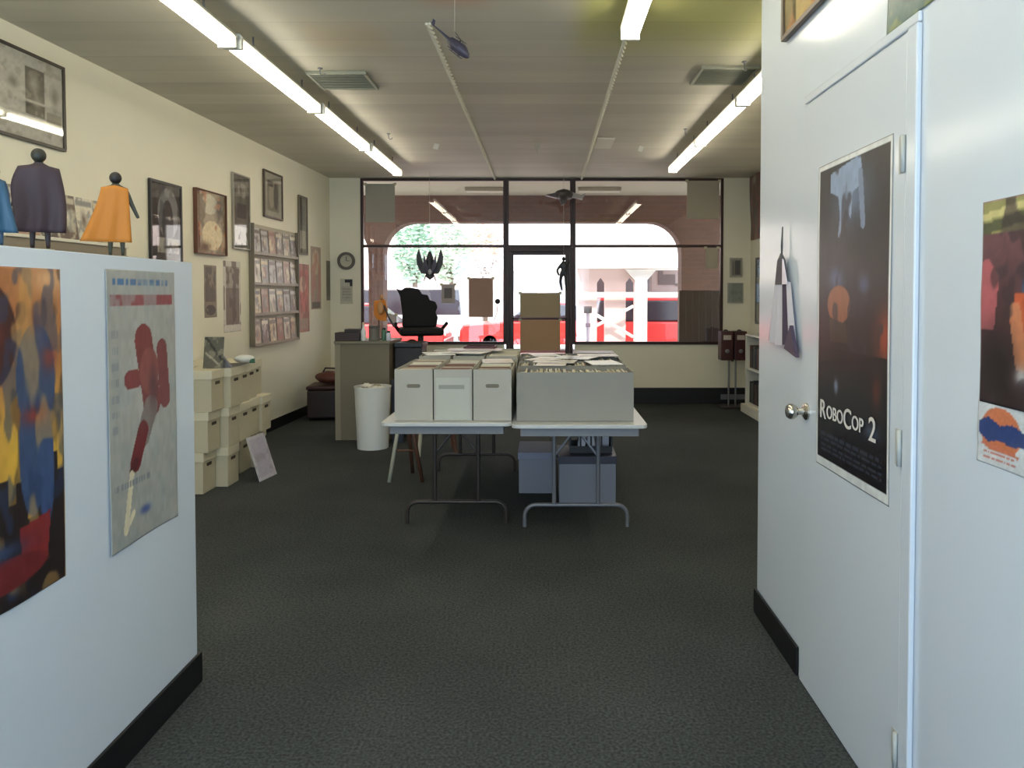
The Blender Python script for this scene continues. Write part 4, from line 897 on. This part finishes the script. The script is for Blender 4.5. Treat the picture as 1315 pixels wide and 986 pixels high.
for i in range(6):  # nearest two are unseen, added to brighten the left wall and ceiling
    xa = XLl+(at(265, 30, Z=ZL).x-XLl)*(8.72-(ys[i]+ys[i+1])/2)/(8.72-3.6); lb = f'lit strip light in the left ceiling row, {nm[i]}'
    if proto is None: proto = fixture(xa, ys[i+1], ys[i], ZL, lb, 'left row of strip lights')
    else: dup(proto, (xa, (ys[i]+ys[i+1])/2, ZL), 0, lb)
for i in range(3):
    dup(proto, (1.47, 8.50-1.5*(i+.5), ZL), 0, f'lit strip light in the right ceiling row, {nm[i]}', group='right row of strip lights')
ye = at(808, 43, Z=ZL).y; xe = at(810, 43, Z=ZL).x
dup(proto, (xe-.005, ye-.75, ZL), 0, 'lit strip light over the closet door, its end showing at the top of the photo', group='near strip lights')
dup(proto, (xe-.02, ye-2.25, ZL), 0, 'added lit strip light above the camera, continuing the one over the closet door', group='near strip lights')  # out of view, added to lift the light on the near walls
dup(proto, (-.66, 1.9, ZL), 0, 'lit strip light above the half-height wall side of the camera', group='near strip lights')
dup(proto, (-.66, .4, ZL), 0, 'added unseen lit strip light behind the camera', group='near strip lights')  # another unseen lamp added for a brighter near end
# twisted conduit cords
for (x, y0, y1, lb) in ((-.67, at(552, 30, Z=3.03).y, 9.86, 'left twisted white cord running along the ceiling'), (.49, ye+.02, 9.86, 'right twisted white cord running along the ceiling to the middle light')):
    n_ = 260; mb = MB()
    for ph in (0, PI):
        mb.tube([(x+.009*math.cos(ph+k*.9), y0+(y1-y0)*k/n_, 3.028+.009*math.sin(ph+k*.9)) for k in range(n_+1)], .009, 6)
    tag(mb.build('hanging_cable', mat('white cord', (220, 216, 198), .6)), lb, 'cable', 'ceiling cables')
# vents
for (q, lb) in ((((418, 92), (474, 94), (484, 113), (412, 113)), 'left grey ceiling vent grille'), (((886, 107), (958, 107), (950, 85), (898, 85)), 'right grey ceiling vent grille')):
    P = [at(a, b, Z=3.045) for a, b in q]; xs = [p.x for p in P]; yy = [p.y for p in P]
    x0, x1, y0, y1 = min(xs), max(xs), min(yy), max(yy)
    v = empty('ceiling_vent', ((x0+x1)/2, (y0+y1)/2, 3.0305+.0), 0, lb, 'vent', 'ceiling vents'); a, b = (x1-x0)/2*.93, (y1-y0)/2
    MB().box(-a, a, -b, -b+.02, -.002, .018).box(-a, a, b-.02, b, -.002, .018).box(-a, -a+.02, -b+.02, b-.02, -.002, .018).box(a-.02, a, -b+.02, b-.02, -.002, .018).build('frame', mat('vent grey', (150, 150, 130), .5), v)
    mb = MB()
    for k in range(12):
        yk = -b+.03+(2*b-.06)*(k+.5)/12; mb.cbox((0, yk, .004), (2*a-.04, .022, .003), rot=RX(.6))
    mb.build('louvres', mat('vent louvre', (150, 150, 132), .5), v)
    MB().box(-a+.02, a-.02, -b+.02, b-.02, .0165, .0185).build('backing', mat('vent backing', (110, 110, 98), .8), v)
# ceiling hooks
for i, (px, py, lb) in enumerate(((411, 88, 'hook in the ceiling beside the left vent'), (499, 172, 'hook in the ceiling near the far end of the left lights'), (956, 80, 'hook in the ceiling beside the right vent'), (880, 166, 'hook in the ceiling near the far end of the right lights'))):
    p = at(px, py, Z=3.045); h_ = empty('ceiling_hook', (p.x, p.y, 3.048), .4*i, lb, 'hook', 'ceiling hooks')
    MB().lathe([(.018, 0), (.018, -.006), (.0001, -.007)], n=12).build('hook_plate', GREYM, h_)
    MB().tube([(0, 0, -.004), (0, 0, -.04), (.012, 0, -.055), (.03, 0, -.05), (.035, 0, -.035)], .004, 6).build('hook_wire', GREYM, h_)
for px, py, lb in ((560, 190, 'small pale tab hanging from the ceiling left of centre'), (823, 193, 'small pale tab hanging from the ceiling right of centre')):
    p = at(px, py, Z=3.0); tag(MB().cbox((p.x, p.y, 3.015), (.05, .006, .06), rot=RY(.3)).build('ceiling_tab', PAPER), lb, 'tab', 'ceiling tabs')
p = at(776, 184, Z=3.04); tag(MB().box(p.x-.09, p.x+.09, p.y-.24, p.y+.24, 3.032, 3.0485).build('ceiling_patch', mat('pale patch', (232, 226, 206), .6), bevel=.003), 'pale square plate on the ceiling near the window', 'plate')
p = at(690, 186, Z=3.02)
tag(MB().prism([(-.04, 0), (.04, 0), (0, -.11)], p.y-.004, p.y+.004, 'y').build('hanging_triangle', PAPERG), 'small grey paper triangle hanging from the ceiling', 'pennant').location = (p.x, 0, 3.045)

# ------------------------------------------------------------------ hanging toys
pn0, pt0 = at(603, 72, Z=2.70), at(553, 32, Z=2.86)
ctr = (pn0*.62+pt0*.38); dv = (pn0-pt0); L = dv.length
HM = mat('dark violet grey plastic', (64, 60, 74), .5)
hl = bpy.data.objects.new('toy_helicopter', None); COL.objects.link(hl); tag(hl, 'dark toy helicopter hanging from the ceiling', 'toy')
hl.location = ctr; hl.rotation_mode = 'XYZ'; hl.rotation_euler = dv.to_track_quat('X', 'Z').to_euler()
k = L
mb = MB(); mb.tube([(-.16*k, 0, 0), (-.1*k, 0, .0), (.06*k, 0, -.005*k), (.22*k, 0, -.01*k), (.34*k, 0, -.03*k), (.385*k, 0, -.045*k)], [.045*k, .085*k, .115*k, .11*k, .065*k, .02*k], 16); mb.build('fuselage', HM, hl)
MB().tube([(-.14*k, 0, .01*k), (-.6*k, 0, .035*k)], [.03*k, .012*k], 10).build('tail_boom', HM, hl)
MB().prism([(-.62*k, .02*k), (-.54*k, .03*k), (-.6*k, .13*k), (-.66*k, .13*k)], -.006*k, .006*k, 'y').build('tail_fin', HM, hl)
MB().box(-.62*k, -.57*k, -.09*k, .09*k, .03*k, .04*k).build('tail_plane', HM, hl)
MB().tube([(.05*k, 0, .07*k), (.05*k, 0, .14*k)], .014*k, 8).build('rotor_mast', DARKG, hl)
MB().cbox((.05*k, 0, .14*k), (.62*k, .03*k, .008*k), rot=RZ(1.25)).cbox((.05*k, 0, .14*k), (.3*k, .03*k, .009*k), rot=RZ(2.8)).build('rotor_blades', DARKG, hl)
for s in (-1, 1):
    MB().tube([(-.06*k, s*.09*k, -.13*k), (.24*k, s*.09*k, -.13*k), (.27*k, s*.09*k, -.11*k)], .009*k, 6).tube([(0, s*.04*k, -.06*k), (0, s*.09*k, -.13*k)], .008*k, 6).tube([(.17*k, s*.04*k, -.07*k), (.17*k, s*.09*k, -.13*k)], .008*k, 6).build('skid', HM, hl)
    MB().cbox((.05*k, s*.12*k, -.02*k), (.1*k, .1*k, .012*k)).build('stub_wing', HM, hl)
sl = MB().tube([(ctr.x, ctr.y, ctr.z+.03), (ctr.x, ctr.y, ZC)], .0012, 5).build('hanging_string', STRING, None); sl.parent = hl
bpy.context.view_layer.update(); sl.matrix_parent_inverse = hl.matrix_world.inverted()

# winged black toy hanging in the left window
p = at(552, 339, Y=9.35); kk = .40
wg = empty('toy_jet', (p.x, 9.35, p.z), .15, 'black toy jet with upswept wings hanging in the left window', 'toy')
MB().tube([(0, -.05, -.19), (0, 0, -.16), (0, .02, -.05), (0, .02, .08), (0, .02, .16)], [.012, .05, .065, .045, .015], 14).build('fuselage', DARKG, wg)
for s in (-1, 1):
    vs = [(s*.03, .0, -.13), (s*.11, .0, -.12), (s*.165, .01, .0), (s*.17, .02, .1), (s*.14, .03, .20), (s*.115, .03, .12), (s*.09, .02, .02), (s*.04, .01, -.02)]
    MB().add(vs, [tuple(range(8))]).build('wing', DARKG, wg, solid=.014)
    vs = [(s*.03, -.04, -.12), (s*.08, -.07, -.02), (s*.075, -.08, .12), (s*.05, -.07, .05), (s*.02, -.05, -.04)]
    MB().add(vs, [tuple(range(5))]).build('fin', mat('slate plastic', (84, 80, 96), .4), wg, solid=.01)
MB().blob((0, -.055, -.1), (.025, .03, .035), n=8).build('cockpit', mat('pale canopy', (190, 186, 190), .3), wg)
for s in (-1, 1): MB().tube([(s*.05, 0, -.14), (s*.075, 0, -.215)], .008, 6).build('prong', DARKG, wg)
MB().tube([(0, .02, .15), (0, .02, ZC-p.z)], .0015, 5).build('hanging_string', STRING, wg)
# winged toy in front of transom window
p = at(724, 250, Y=9.5)
sp_ = empty('toy_spaceship', (p.x, 9.5, p.z), 0, 'grey winged toy craft hanging before the window above the door', 'toy')
MB().blob((0, 0, 0), (.12, .16, .07), n=10, amp=.03).build('hull', mat('grey brown plastic', (74, 66, 62), .5), sp_)
MB().prism([(-.24, -.01), (-.1, -.045), (.1, -.05), (.12, .0), (-.05, .03)], -.06, .06, 'y').build('left_wing', mat('grey brown plastic', (74, 66, 62), .5), sp_)
MB().prism([(.08, -.03), (.24, -.06), (.28, .02), (.22, -.01), (.1, .03)], -.05, .05, 'y').build('right_wing', mat('pale grey plastic', (150, 144, 138), .5), sp_)
MB().prism([(-.03, -.14), (.03, -.1), (.05, -.04), (-.06, -.04)], -.02, .02, 'y').build('keel', mat('grey brown plastic', (74, 66, 62), .5), sp_)
MB().tube([(0, 0, .05), (0, 0, ZC-p.z)], .0015, 5).build('hanging_string', STRING, sp_)
# small dark action figure on the door jamb
p = at(724, 350, Y=9.78)
af = empty('toy_figure', (p.x, 9.84, p.z-.24), 0, 'small dark toy figure hanging at the right side of the entrance door', 'toy')
V = [(0, 0, .24), (0, 0, .34), (0, 0, .40), (-.03, 0, .22), (-.045, 0, .12), (-.02, 0, .0), (.03, 0, .22), (.03, -.02, .1), (.045, 0, -.02), (-.05, 0, .33), (-.09, 0, .27), (-.06, -.02, .2), (.05, 0, .33), (.08, 0, .4), (.06, 0, .3)]
skin('body', V, [(0, 1), (1, 2), (0, 3), (3, 4), (4, 5), (0, 6), (6, 7), (7, 8), (1, 9), (9, 10), (10, 11), (1, 12), (12, 13)], [(.035, .03), (.045, .03), .022, .026, .02, .012, .026, .02, .012, .022, .016, .012, .022, .014, .01], DARKP, af)
MB().blob((0, 0, .425), (.024, .026, .03), n=8).build('head', DARKP, af)
MB().tube([(0, 0, .45), (0, .02, ZC-p.z+.24)], .0015, 5).build('hanging_string', STRING, af)
# black suction ball with cord
p = at(639, 387, Y=YB-.05)
sb = empty('suction_hook', (p.x, YB-.052, p.z), 0, 'small black ball on a cord hung in the left window', 'window hook')
MB().blob((0, 0, 0), (.035, .03, .035), n=10).build('ball', DARKP, sb)
MB().tube([(0, 0, -.03), (-.01, 0, -.15), (-.05, 0, -.26)], .004, 6).build('cord', DARKG, sb)

# ------------------------------------------------------------------ papers taped in the windows
def taped(px0, px1, py0, py1, m, label, nm='window_paper', y=YB-.028, inset=None):
    a, b = at(px0, py1, Y=y), at(px1, py0, Y=y)
    r_ = empty(nm, ((a.x+b.x)/2, y, a.z), 0, label, 'paper', 'papers taped in the shop windows'); w, h = (b.x-a.x), (b.z-a.z)
    MB().box(-w/2, w/2, -.001, .001, 0, h).build('sheet', m, r_)
    mb = MB()
    for sx in (-1, 1): mb.box(sx*w/2-.02, sx*w/2+.02, -.003, -.0012, h-.02, h+.015)
    mb.build('tape', mat('tape', (190, 182, 150), .4), r_)
    if inset: MB().box(-w*.3, w*.3, -.003, -.0012, h*.25, h*.8).build('printed_panel', inset, r_)
    return r_
taped(469.5, 507, 236, 285, PAPERG, 'grey paper taped in the top left corner of the left window')
taped(882, 924, 232, 281, mat('beige paper back', (178, 168, 148), .85), 'beige paper taped in the top right corner of the right window')
taped(906, 922, 318, 345, mat('beige paper back', (178, 168, 148), .85), 'small beige paper at the right edge of the right window')
taped(602, 633, 357, 407, backlit('grey brown paper', (176, 156, 142), .6), 'grey brown poster taped low in the left window')
taped(567, 584, 365, 389, backlit('pale grey paper', (190, 184, 178), .5), 'small pale poster with grey centre in the left window', inset=mat('grey inset', (120, 114, 112), .8))
taped(668, 719.5, 376, 407.5, backlit('greenish grey paper', (178, 168, 144), .6), 'grey poster taped to the entrance door above the push bar', y=YB-.05)
taped(668, 719.5, 410.5, 450, backlit('tan door paper', (186, 164, 136), .5), 'tan paper on the entrance door below the push bar', y=YB-.05)
taped(501, 509, 404, 415, backlit('pale grey paper', (190, 184, 178), .5), 'tiny pale paper near the chair in the left window')

# ------------------------------------------------------------------ outside: arcade, brick arches, street
def brickmat():
    m = bpy.data.materials.new('brown brick'); m.use_nodes = True; nt = m.node_tree; b = nt.nodes['Principled BSDF']; L = nt.links.new
    tc = nt.nodes.new('ShaderNodeTexCoord'); sp = nt.nodes.new('ShaderNodeSeparateXYZ'); cb = nt.nodes.new('ShaderNodeCombineXYZ')
    L(tc.outputs['Object'], sp.inputs[0]); L(sp.outputs['X'], cb.inputs['X']); L(sp.outputs['Z'], cb.inputs['Y'])
    br = nt.nodes.new('ShaderNodeTexBrick'); L(cb.outputs[0], br.inputs['Vector']); br.inputs['Scale'].default_value = 1
    br.inputs['Brick Width'].default_value = .21; br.inputs['Row Height'].default_value = .075; br.inputs['Mortar Size'].default_value = .006
    br.inputs['Color1'].default_value = (*lin((92, 60, 45)), 1); br.inputs['Color2'].default_value = (*lin((78, 51, 39)), 1); br.inputs['Mortar'].default_value = (*lin((88, 68, 56)), 1)
    L(br.outputs['Color'], b.inputs['Base Color']); b.inputs['Roughness'].default_value = .85; return m
BRICK = brickmat()
YA = 12.5
def ax(px): return (px-CX)*YA/F
az = at(700, 285, Y=YA).z
mb = MB(); T = .35
L0, R0_ = ax(492), ax(875); L9 = ax(473.5)
def corner(x, s, r=.55):     # concave quarter filler at top of an opening; s=+1: corner at the left side
    P = [(x, az)]+[(x+s*(r-r*math.cos(a)), az-r+r*math.sin(a)) for a in [k*PI/16 for k in range(9)]]
    mb.prism(P, YA, YA+T, 'y')
mb.box(-9, 9, YA, YA+T, az, 3.6)
mb.box(L9, L0, YA, YA+T, -.15, az); mb.box(R0_, R0_+1.3, YA, YA+T, -.15, az)
corner(L0, 1); corner(R0_, -1); corner(L9, -1); corner(R0_+1.3, 1)
struct(mb.build('wall_arcade', BRICK), 'brown brick arcade wall with a wide round-cornered opening')
struct(MB().box(-9, 9, YB+.13, YA, 3.16, 3.3).build('ceiling_arcade', mat('arcade soffit', (170, 160, 140), .8)), 'pale soffit over the outside walkway')
struct(MB().box(-9, 9, YB+.07, YA+.6, -.14, -.02).build('floor_walkway', mat('walkway concrete', (176, 168, 156), .9, noise=.06, nscale=3)), 'concrete walkway')
struct(MB().box(-40, 60, YA+.6, 80, -.3, -.15).build('floor_street', mat('pale asphalt', (186, 180, 172), .9, noise=.06, nscale=.6)), 'sunlit pale street')
# outside ceiling lamps (plain boxes on the soffit)
for px0, px1, lb in ((598, 652, 'unlit fitting on the arcade soffit left of the door'), (742, 797, 'unlit fitting on the arcade soffit right of the door')):
    a = (px0-CX)*11.6/F; b = (px1-CX)*11.6/F
    o = empty('arcade_ceiling_fitting', ((a+b)/2, 11.6, 3.0925), 0, lb, 'light fitting', 'soffit fittings')
    MB().box(-(b-a)/2, (b-a)/2, -.09, .09, .01, .068).build('housing', mat('soffit fitting', (150, 140, 120), .6), o, bevel=.008); MB().box(-(b-a)/2+.02, (b-a)/2-.02, -.07, .07, 0, .009).build('diffuser', mat('soffit diffuser', (190, 180, 160), .5), o)
# dark brown board outside the right window
a = at(872, 373, Y=YB+.35); b = at(931, 440, Y=YB+.35)
db = empty('brown_board', ((a.x+b.x)/2, YB+.33, -.02), 0, 'dark brown wooden screen standing outside the right window', 'screen'); w = b.x-a.x
mb = MB()
for k in range(7): mb.box(-w/2+k*w/7+.002, -w/2+(k+1)*w/7-.002, 0, .02, .04, a.z+.02)
mb.build('planks', mat('dark brown stain', (46, 32, 27), .6, noise=.12, nscale=5), db)
MB().box(-w/2, w/2, .021, .045, .2, .28).box(-w/2, w/2, .021, .045, a.z-.25, a.z-.17).build('rails', BROWN, db)
for s in (-1, 1): MB().box(s*(w/2-.04)-.03, s*(w/2-.04)+.03, -.08, .18, .0, .04).build('foot', BROWN, db)

# opposite side of the street
YO = 16.0
def ox(px, Y=YO): return (px-CX)*Y/F
def oz(py, Y=YO): return at(700, py, Y=Y).z
PINK = mat('pink stucco', (222, 196, 188), .9); WH = mat('sunlit white paint', (240, 236, 228), .8)
# slotted screen wall
mb = MB(); zt_ = oz(345); x0, x1 = ox(741), ox(831); sl_ = [(ox(766.5), ox(776.5)), (ox(803.5), ox(814.5))]; zh = oz(363); zpk = oz(356)
xs = [x0, sl_[0][0], sl_[0][1], sl_[1][0], sl_[1][1], x1]
for k in (0, 2, 4): mb.box(xs[k], xs[k+1], YO, YO+.15, -.15, zt_)
for s_ in sl_:
    m0 = (s_[0]+s_[1])/2; mb.prism([(s_[0], zh), (m0, zpk), (m0, zt_), (s_[0], zt_)], YO, YO+.15, 'y'); mb.prism([(m0, zpk), (s_[1], zh), (s_[1], zt_), (m0, zt_)], YO, YO+.15, 'y')
struct(mb.build('wall_screen', PINK), 'pale pink screen wall with two pointed slots across the walkway')
tag(struct(MB().box(ox(740), ox(874), YO-.4, YO+.5, oz(345), oz(283)).build('trim_awning', WH)), 'wide white awning fascia outside')
def obj1(mb, name, m, label, cat, group=None, bevel=0): return tag(mb.build(name, m, bevel=bevel), label, cat, group)
fn = empty('white_fence', (ox(822), YO-.12, -.15), 0, 'white timber post with rail and diagonal braces across the walkway', 'fence')
px_ = ox(822)
MB().box(-.13, .13, -.06, .06, 0, oz(346)+.15).prism([(-.13, oz(360)+.15), (-.34, oz(346)+.15), (.34, oz(346)+.15), (.13, oz(360)+.15)], -.05, .05, 'y').build('post', WH, fn)
MB().box(ox(740)-px_, -.13, -.05, .0, oz(381.5)+.15, oz(375)+.15).box(.13, ox(872)-px_, -.05, .0, oz(381.5)+.15, oz(375)+.15).build('rail', WH, fn)
for (xa, ya, xb, yb) in ((765, 404, 812, 432), (765, 418, 812, 393)):
    MB().tube([(ox(xa)-px_, -.04, oz(ya)+.15), (ox(xb)-px_, -.04, oz(yb)+.15)], .035, 8).build('brace', WH, fn)
sg = empty('shop_sign', (ox(857), YO+.3, oz(376)), 0, 'grey framed sign above the dark van outside', 'sign'); w, h = ox(874)-ox(836), oz(346)-oz(376)
MB().box(-w/2, w/2, 0, .08, 0, h).build('sign_board', mat('greyish pink board', (176, 158, 154), .8), sg)
MB().box(-w/2-.03, w/2+.03, -.02, -.001, -.04, .03).box(-w/2-.03, -w/2+.02, -.02, -.001, .03, h).build('frame', mat('grey board frame', (140, 126, 124), .8), sg)
MB().box(-.16, -.05, -.02, -.001, h*.35, h*.95).box(-.05, .22, -.02, -.001, h*.35, h*.8).box(.22, .4, -.02, -.001, h*.3, h*.42).build('dark_marks', mat('grey marks', (112, 98, 98), .8), sg)
pb_ = empty('parking_meter', (ox(750), 14.6, -.15), 0, 'grey box on a pale post just outside the right window', 'post box')
z0_ = oz(402, 14.6)+.15; s_ = 14.6/F
MB().box(-.08, .08, -.06, .06, z0_, z0_+.14).build('head_box', mat('grey meter', (96, 86, 84), .6), pb_, bevel=.01)
MB().tube([(0, 0, 0), (0, 0, z0_)], .035, 10).build('post', mat('mauve post', (190, 170, 176), .7), pb_)
MB().box(-.05, .05, -.045, -.03, z0_-.28, z0_-.2).build('plate', mat('grey pink plate', (150, 120, 130), .7), pb_)
# far buildings
dk = empty('dark_shopfront', (ox(822, 22), 22, -.15), 0, 'dark brown shopfront seen through the pointed slots', 'building')
MB().box(-1.7, 1.7, 0, .8, 0, oz(350, 22)+.15).build('walls', mat('brown shopfront', (96, 76, 70), .8), dk)
for x_ in (-1.2, -.1, 1.0): MB().box(x_-.4, x_+.4, -.03, 0, .5, 2.1).build('window', mat('dark shop glass', (60, 52, 54), .2), dk)
struct(MB().box(-30, 40, 38, 39, -.15, 7).build('wall_street_far', mat('sunlit pale stucco', (232, 214, 204), .9)), 'pale building row across the street')
fb = empty('white_kiosk', (ox(695, 30), 31, -.15), 0, 'white box-shaped shop across the street seen through the door', 'building')
MB().box(-1.4, 2.2, 0, 3, 0, 4.6).build('walls', mat('sunlit white wall', (236, 234, 232), .9), fb)
MB().box(-1.6, 2.4, -.6, 3.1, 2.6, 3.9).build('canopy', WH, fb)
for x_ in (-1.0, .1, 1.2): MB().box(x_, x_+.8, -.04, 0, .3, 2.2).build('window', mat('pale blue glass', (170, 178, 190), .2), fb)
# cars
def car(x, y, rz, L, Hc, m, label, van=False):
    c_ = empty('parked_car', (x, y, -.15), rz, label, 'car', 'parked cars outside'); w = .84; h = L/2
    body = [(-h, .35), (-h+.05, .25), (h-.05, .25), (h, .35), (h, .62), (h-.1, .8), (h*.45, .88), (-h*.55, .9), (-h+.06, .86), (-h, .7)]
    if van: body = [(-h, .35), (-h+.05, .25), (h-.05, .25), (h, .35), (h, .85), (h-.3, .98), (-h, .98)]
    mb = MB().prism(body, -w, w, 'y'); mb.build('body', m, c_, bevel=.05)
    zt1 = Hc; zb1 = .88 if not van else .97
    gh = [(-h*.62, zb1), (h*.42, zb1), (h*.12, zt1), (-h*.45, zt1)] if not van else [(-h+.02, zb1), (h*.72, zb1), (h*.4, zt1), (-h+.1, zt1)]
    MB().prism(gh, -w+.1, w-.1, 'y').build('windows', mat('dark car glass', (46, 38, 46), .15), c_, bevel=.05)
    rf = [(-h*.45, zt1-.02), (h*.12, zt1-.02), (h*.1, zt1+.04), (-h*.43, zt1+.04)] if not van else [(-h+.1, zt1-.02), (h*.4, zt1-.02), (h*.38, zt1+.05), (-h+.12, zt1+.05)]
    MB().prism(rf, -w+.1, w-.1, 'y').build('roof', m, c_, bevel=.02)
    for sx in (-1, 1):
        for sy in (-1, 1):
            q = MB().lathe([(.0001, -.1), (.2, -.1), (.31, -.08), (.31, .08), (.2, .1), (.0001, .1)], n=20); q.v = [(sx*h*.62+a, sy*(w-.1)+b2, .31+c2) for a, c2, b2 in q.v]; q.build('wheel', DARKP, c_)
    MB().box(h-.02, h+.05, -w+.05, w-.05, .35, .5).box(-h-.05, -h+.02, -w+.05, w-.05, .35, .5).build('bumper', METAL, c_, bevel=.02)
    for sy in (-1, 1): MB().box(h-.03, h+.01, sy*.6-.12, sy*.6+.12, .58, .7).build('headlight', WHITEP, c_, bevel=.01)
    return c_
CR = mat('red car paint', (206, 44, 40), .3, coat=.5); CW = mat('white car paint', (226, 226, 228), .3, coat=.5)
car(ox(693, 21), 21, PI, 4.4, 1.36, CR, 'red parked car seen low behind the entrance door')
car(ox(868, 18), 18.3, 0, 4.0, 1.5, CR, 'red van-bodied car with dark windows right of the white post', van=True)
car(ox(470, 19.0), 19.2, 0, 4.2, 1.36, CR, 'red parked car partly hidden behind the black swivel stool')
car(ox(510, 24), 24, PI, 4.4, 1.8, CW, 'white parked car through the left window', van=True)
# trees; washed-out, overexposed light is put into their pale leaf colours
def tree(x, y, h, r, c_, label, sd):
    t = empty('street_tree', (x, y, -.15), 0, label, 'tree', 'trees across the street'); rr = random.Random(sd)
    MB().tube([(0, 0, 0), (.1, 0, h*.3), (0, .05, h*.55)], [.16, .12, .07], 10).tube([(.05, 0, h*.4), (r*.5, 0, h*.62)], [.06, .03], 8).tube([(.05, 0, h*.4), (-r*.5, .1, h*.64)], [.06, .03], 8).build('trunk', mat('tree bark', (120, 104, 90), .9), t)
    mb = MB()
    for i in range(1500):
        while True:
            p = Vector((rr.uniform(-1, 1), rr.uniform(-1, 1), rr.uniform(-1, 1)))
            if p.length < 1 and p.length > .35+.3*rr.random(): break
        p = Vector((p.x*r, p.y*r, h*.7+p.z*h*.3)); s_ = rr.uniform(.08, .17)
        M_ = Matrix.Rotation(rr.uniform(0, 6.3), 3, 'Z')@Matrix.Rotation(rr.uniform(0, 3.1), 3, 'X')
        mb.add([p+M_@Vector(q) for q in ((-s_, 0, 0), (0, -s_*.45, 0), (s_, 0, 0), (0, s_*.45, 0))], [(0, 1, 2, 3)])
    mb.build('foliage', mat('leaf '+label[:9], c_, .7), t, merge=False)
tree(ox(531, 29), 29, 5.0, .8, (176, 204, 182), 'green tree at the left of the arch opening', 1)
tree(ox(578, 32), 32, 5.2, .95, (196, 212, 194), 'pale green tree right of the green one', 2)
tree(ox(622, 35.5), 35.5, 5.4, 1.0, (226, 212, 198), 'pale dusty tree behind the taped posters', 3)

# ------------------------------------------------------------------ light
wd = bpy.data.worlds.new('sky'); S.world = wd; wd.use_nodes = True
bgn = wd.node_tree.nodes['Background']; bgn.inputs['Color'].default_value = (.60, .79, 1.0, 1); bgn.inputs['Strength'].default_value = 6.0
sun = bpy.data.lights.new('sun', 'SUN'); so = bpy.data.objects.new('sun', sun); COL.objects.link(so)
sun.energy = 6.5; sun.angle = .01; sun.color = (1, .93, .84); so.rotation_euler = (math.radians(38), 0, math.radians(-25))
for nm_, x0, x1, z0, z1, y, rx in (('rear_opening_portal', -2.7, .95, 0, 2.65, YR-.16, PI/2), ('shopfront_portal', wl, wr, 0, 3.0, YB+.14, -PI/2)):
    al = bpy.data.lights.new(nm_, 'AREA'); al.shape = 'RECTANGLE'; al.size = x1-x0; al.size_y = z1-z0; al.cycles.is_portal = True
    ao = bpy.data.objects.new(nm_, al); COL.objects.link(ao); ao.location = ((x0+x1)/2, y, (z0+z1)/2); ao.rotation_euler = (rx, 0, 0)
vs_ = S.view_settings; vs_.view_transform = 'Standard'; vs_.look = 'None'; vs_.gamma = 1; vs_.use_curve_mapping = False; vs_.exposure = 0.0
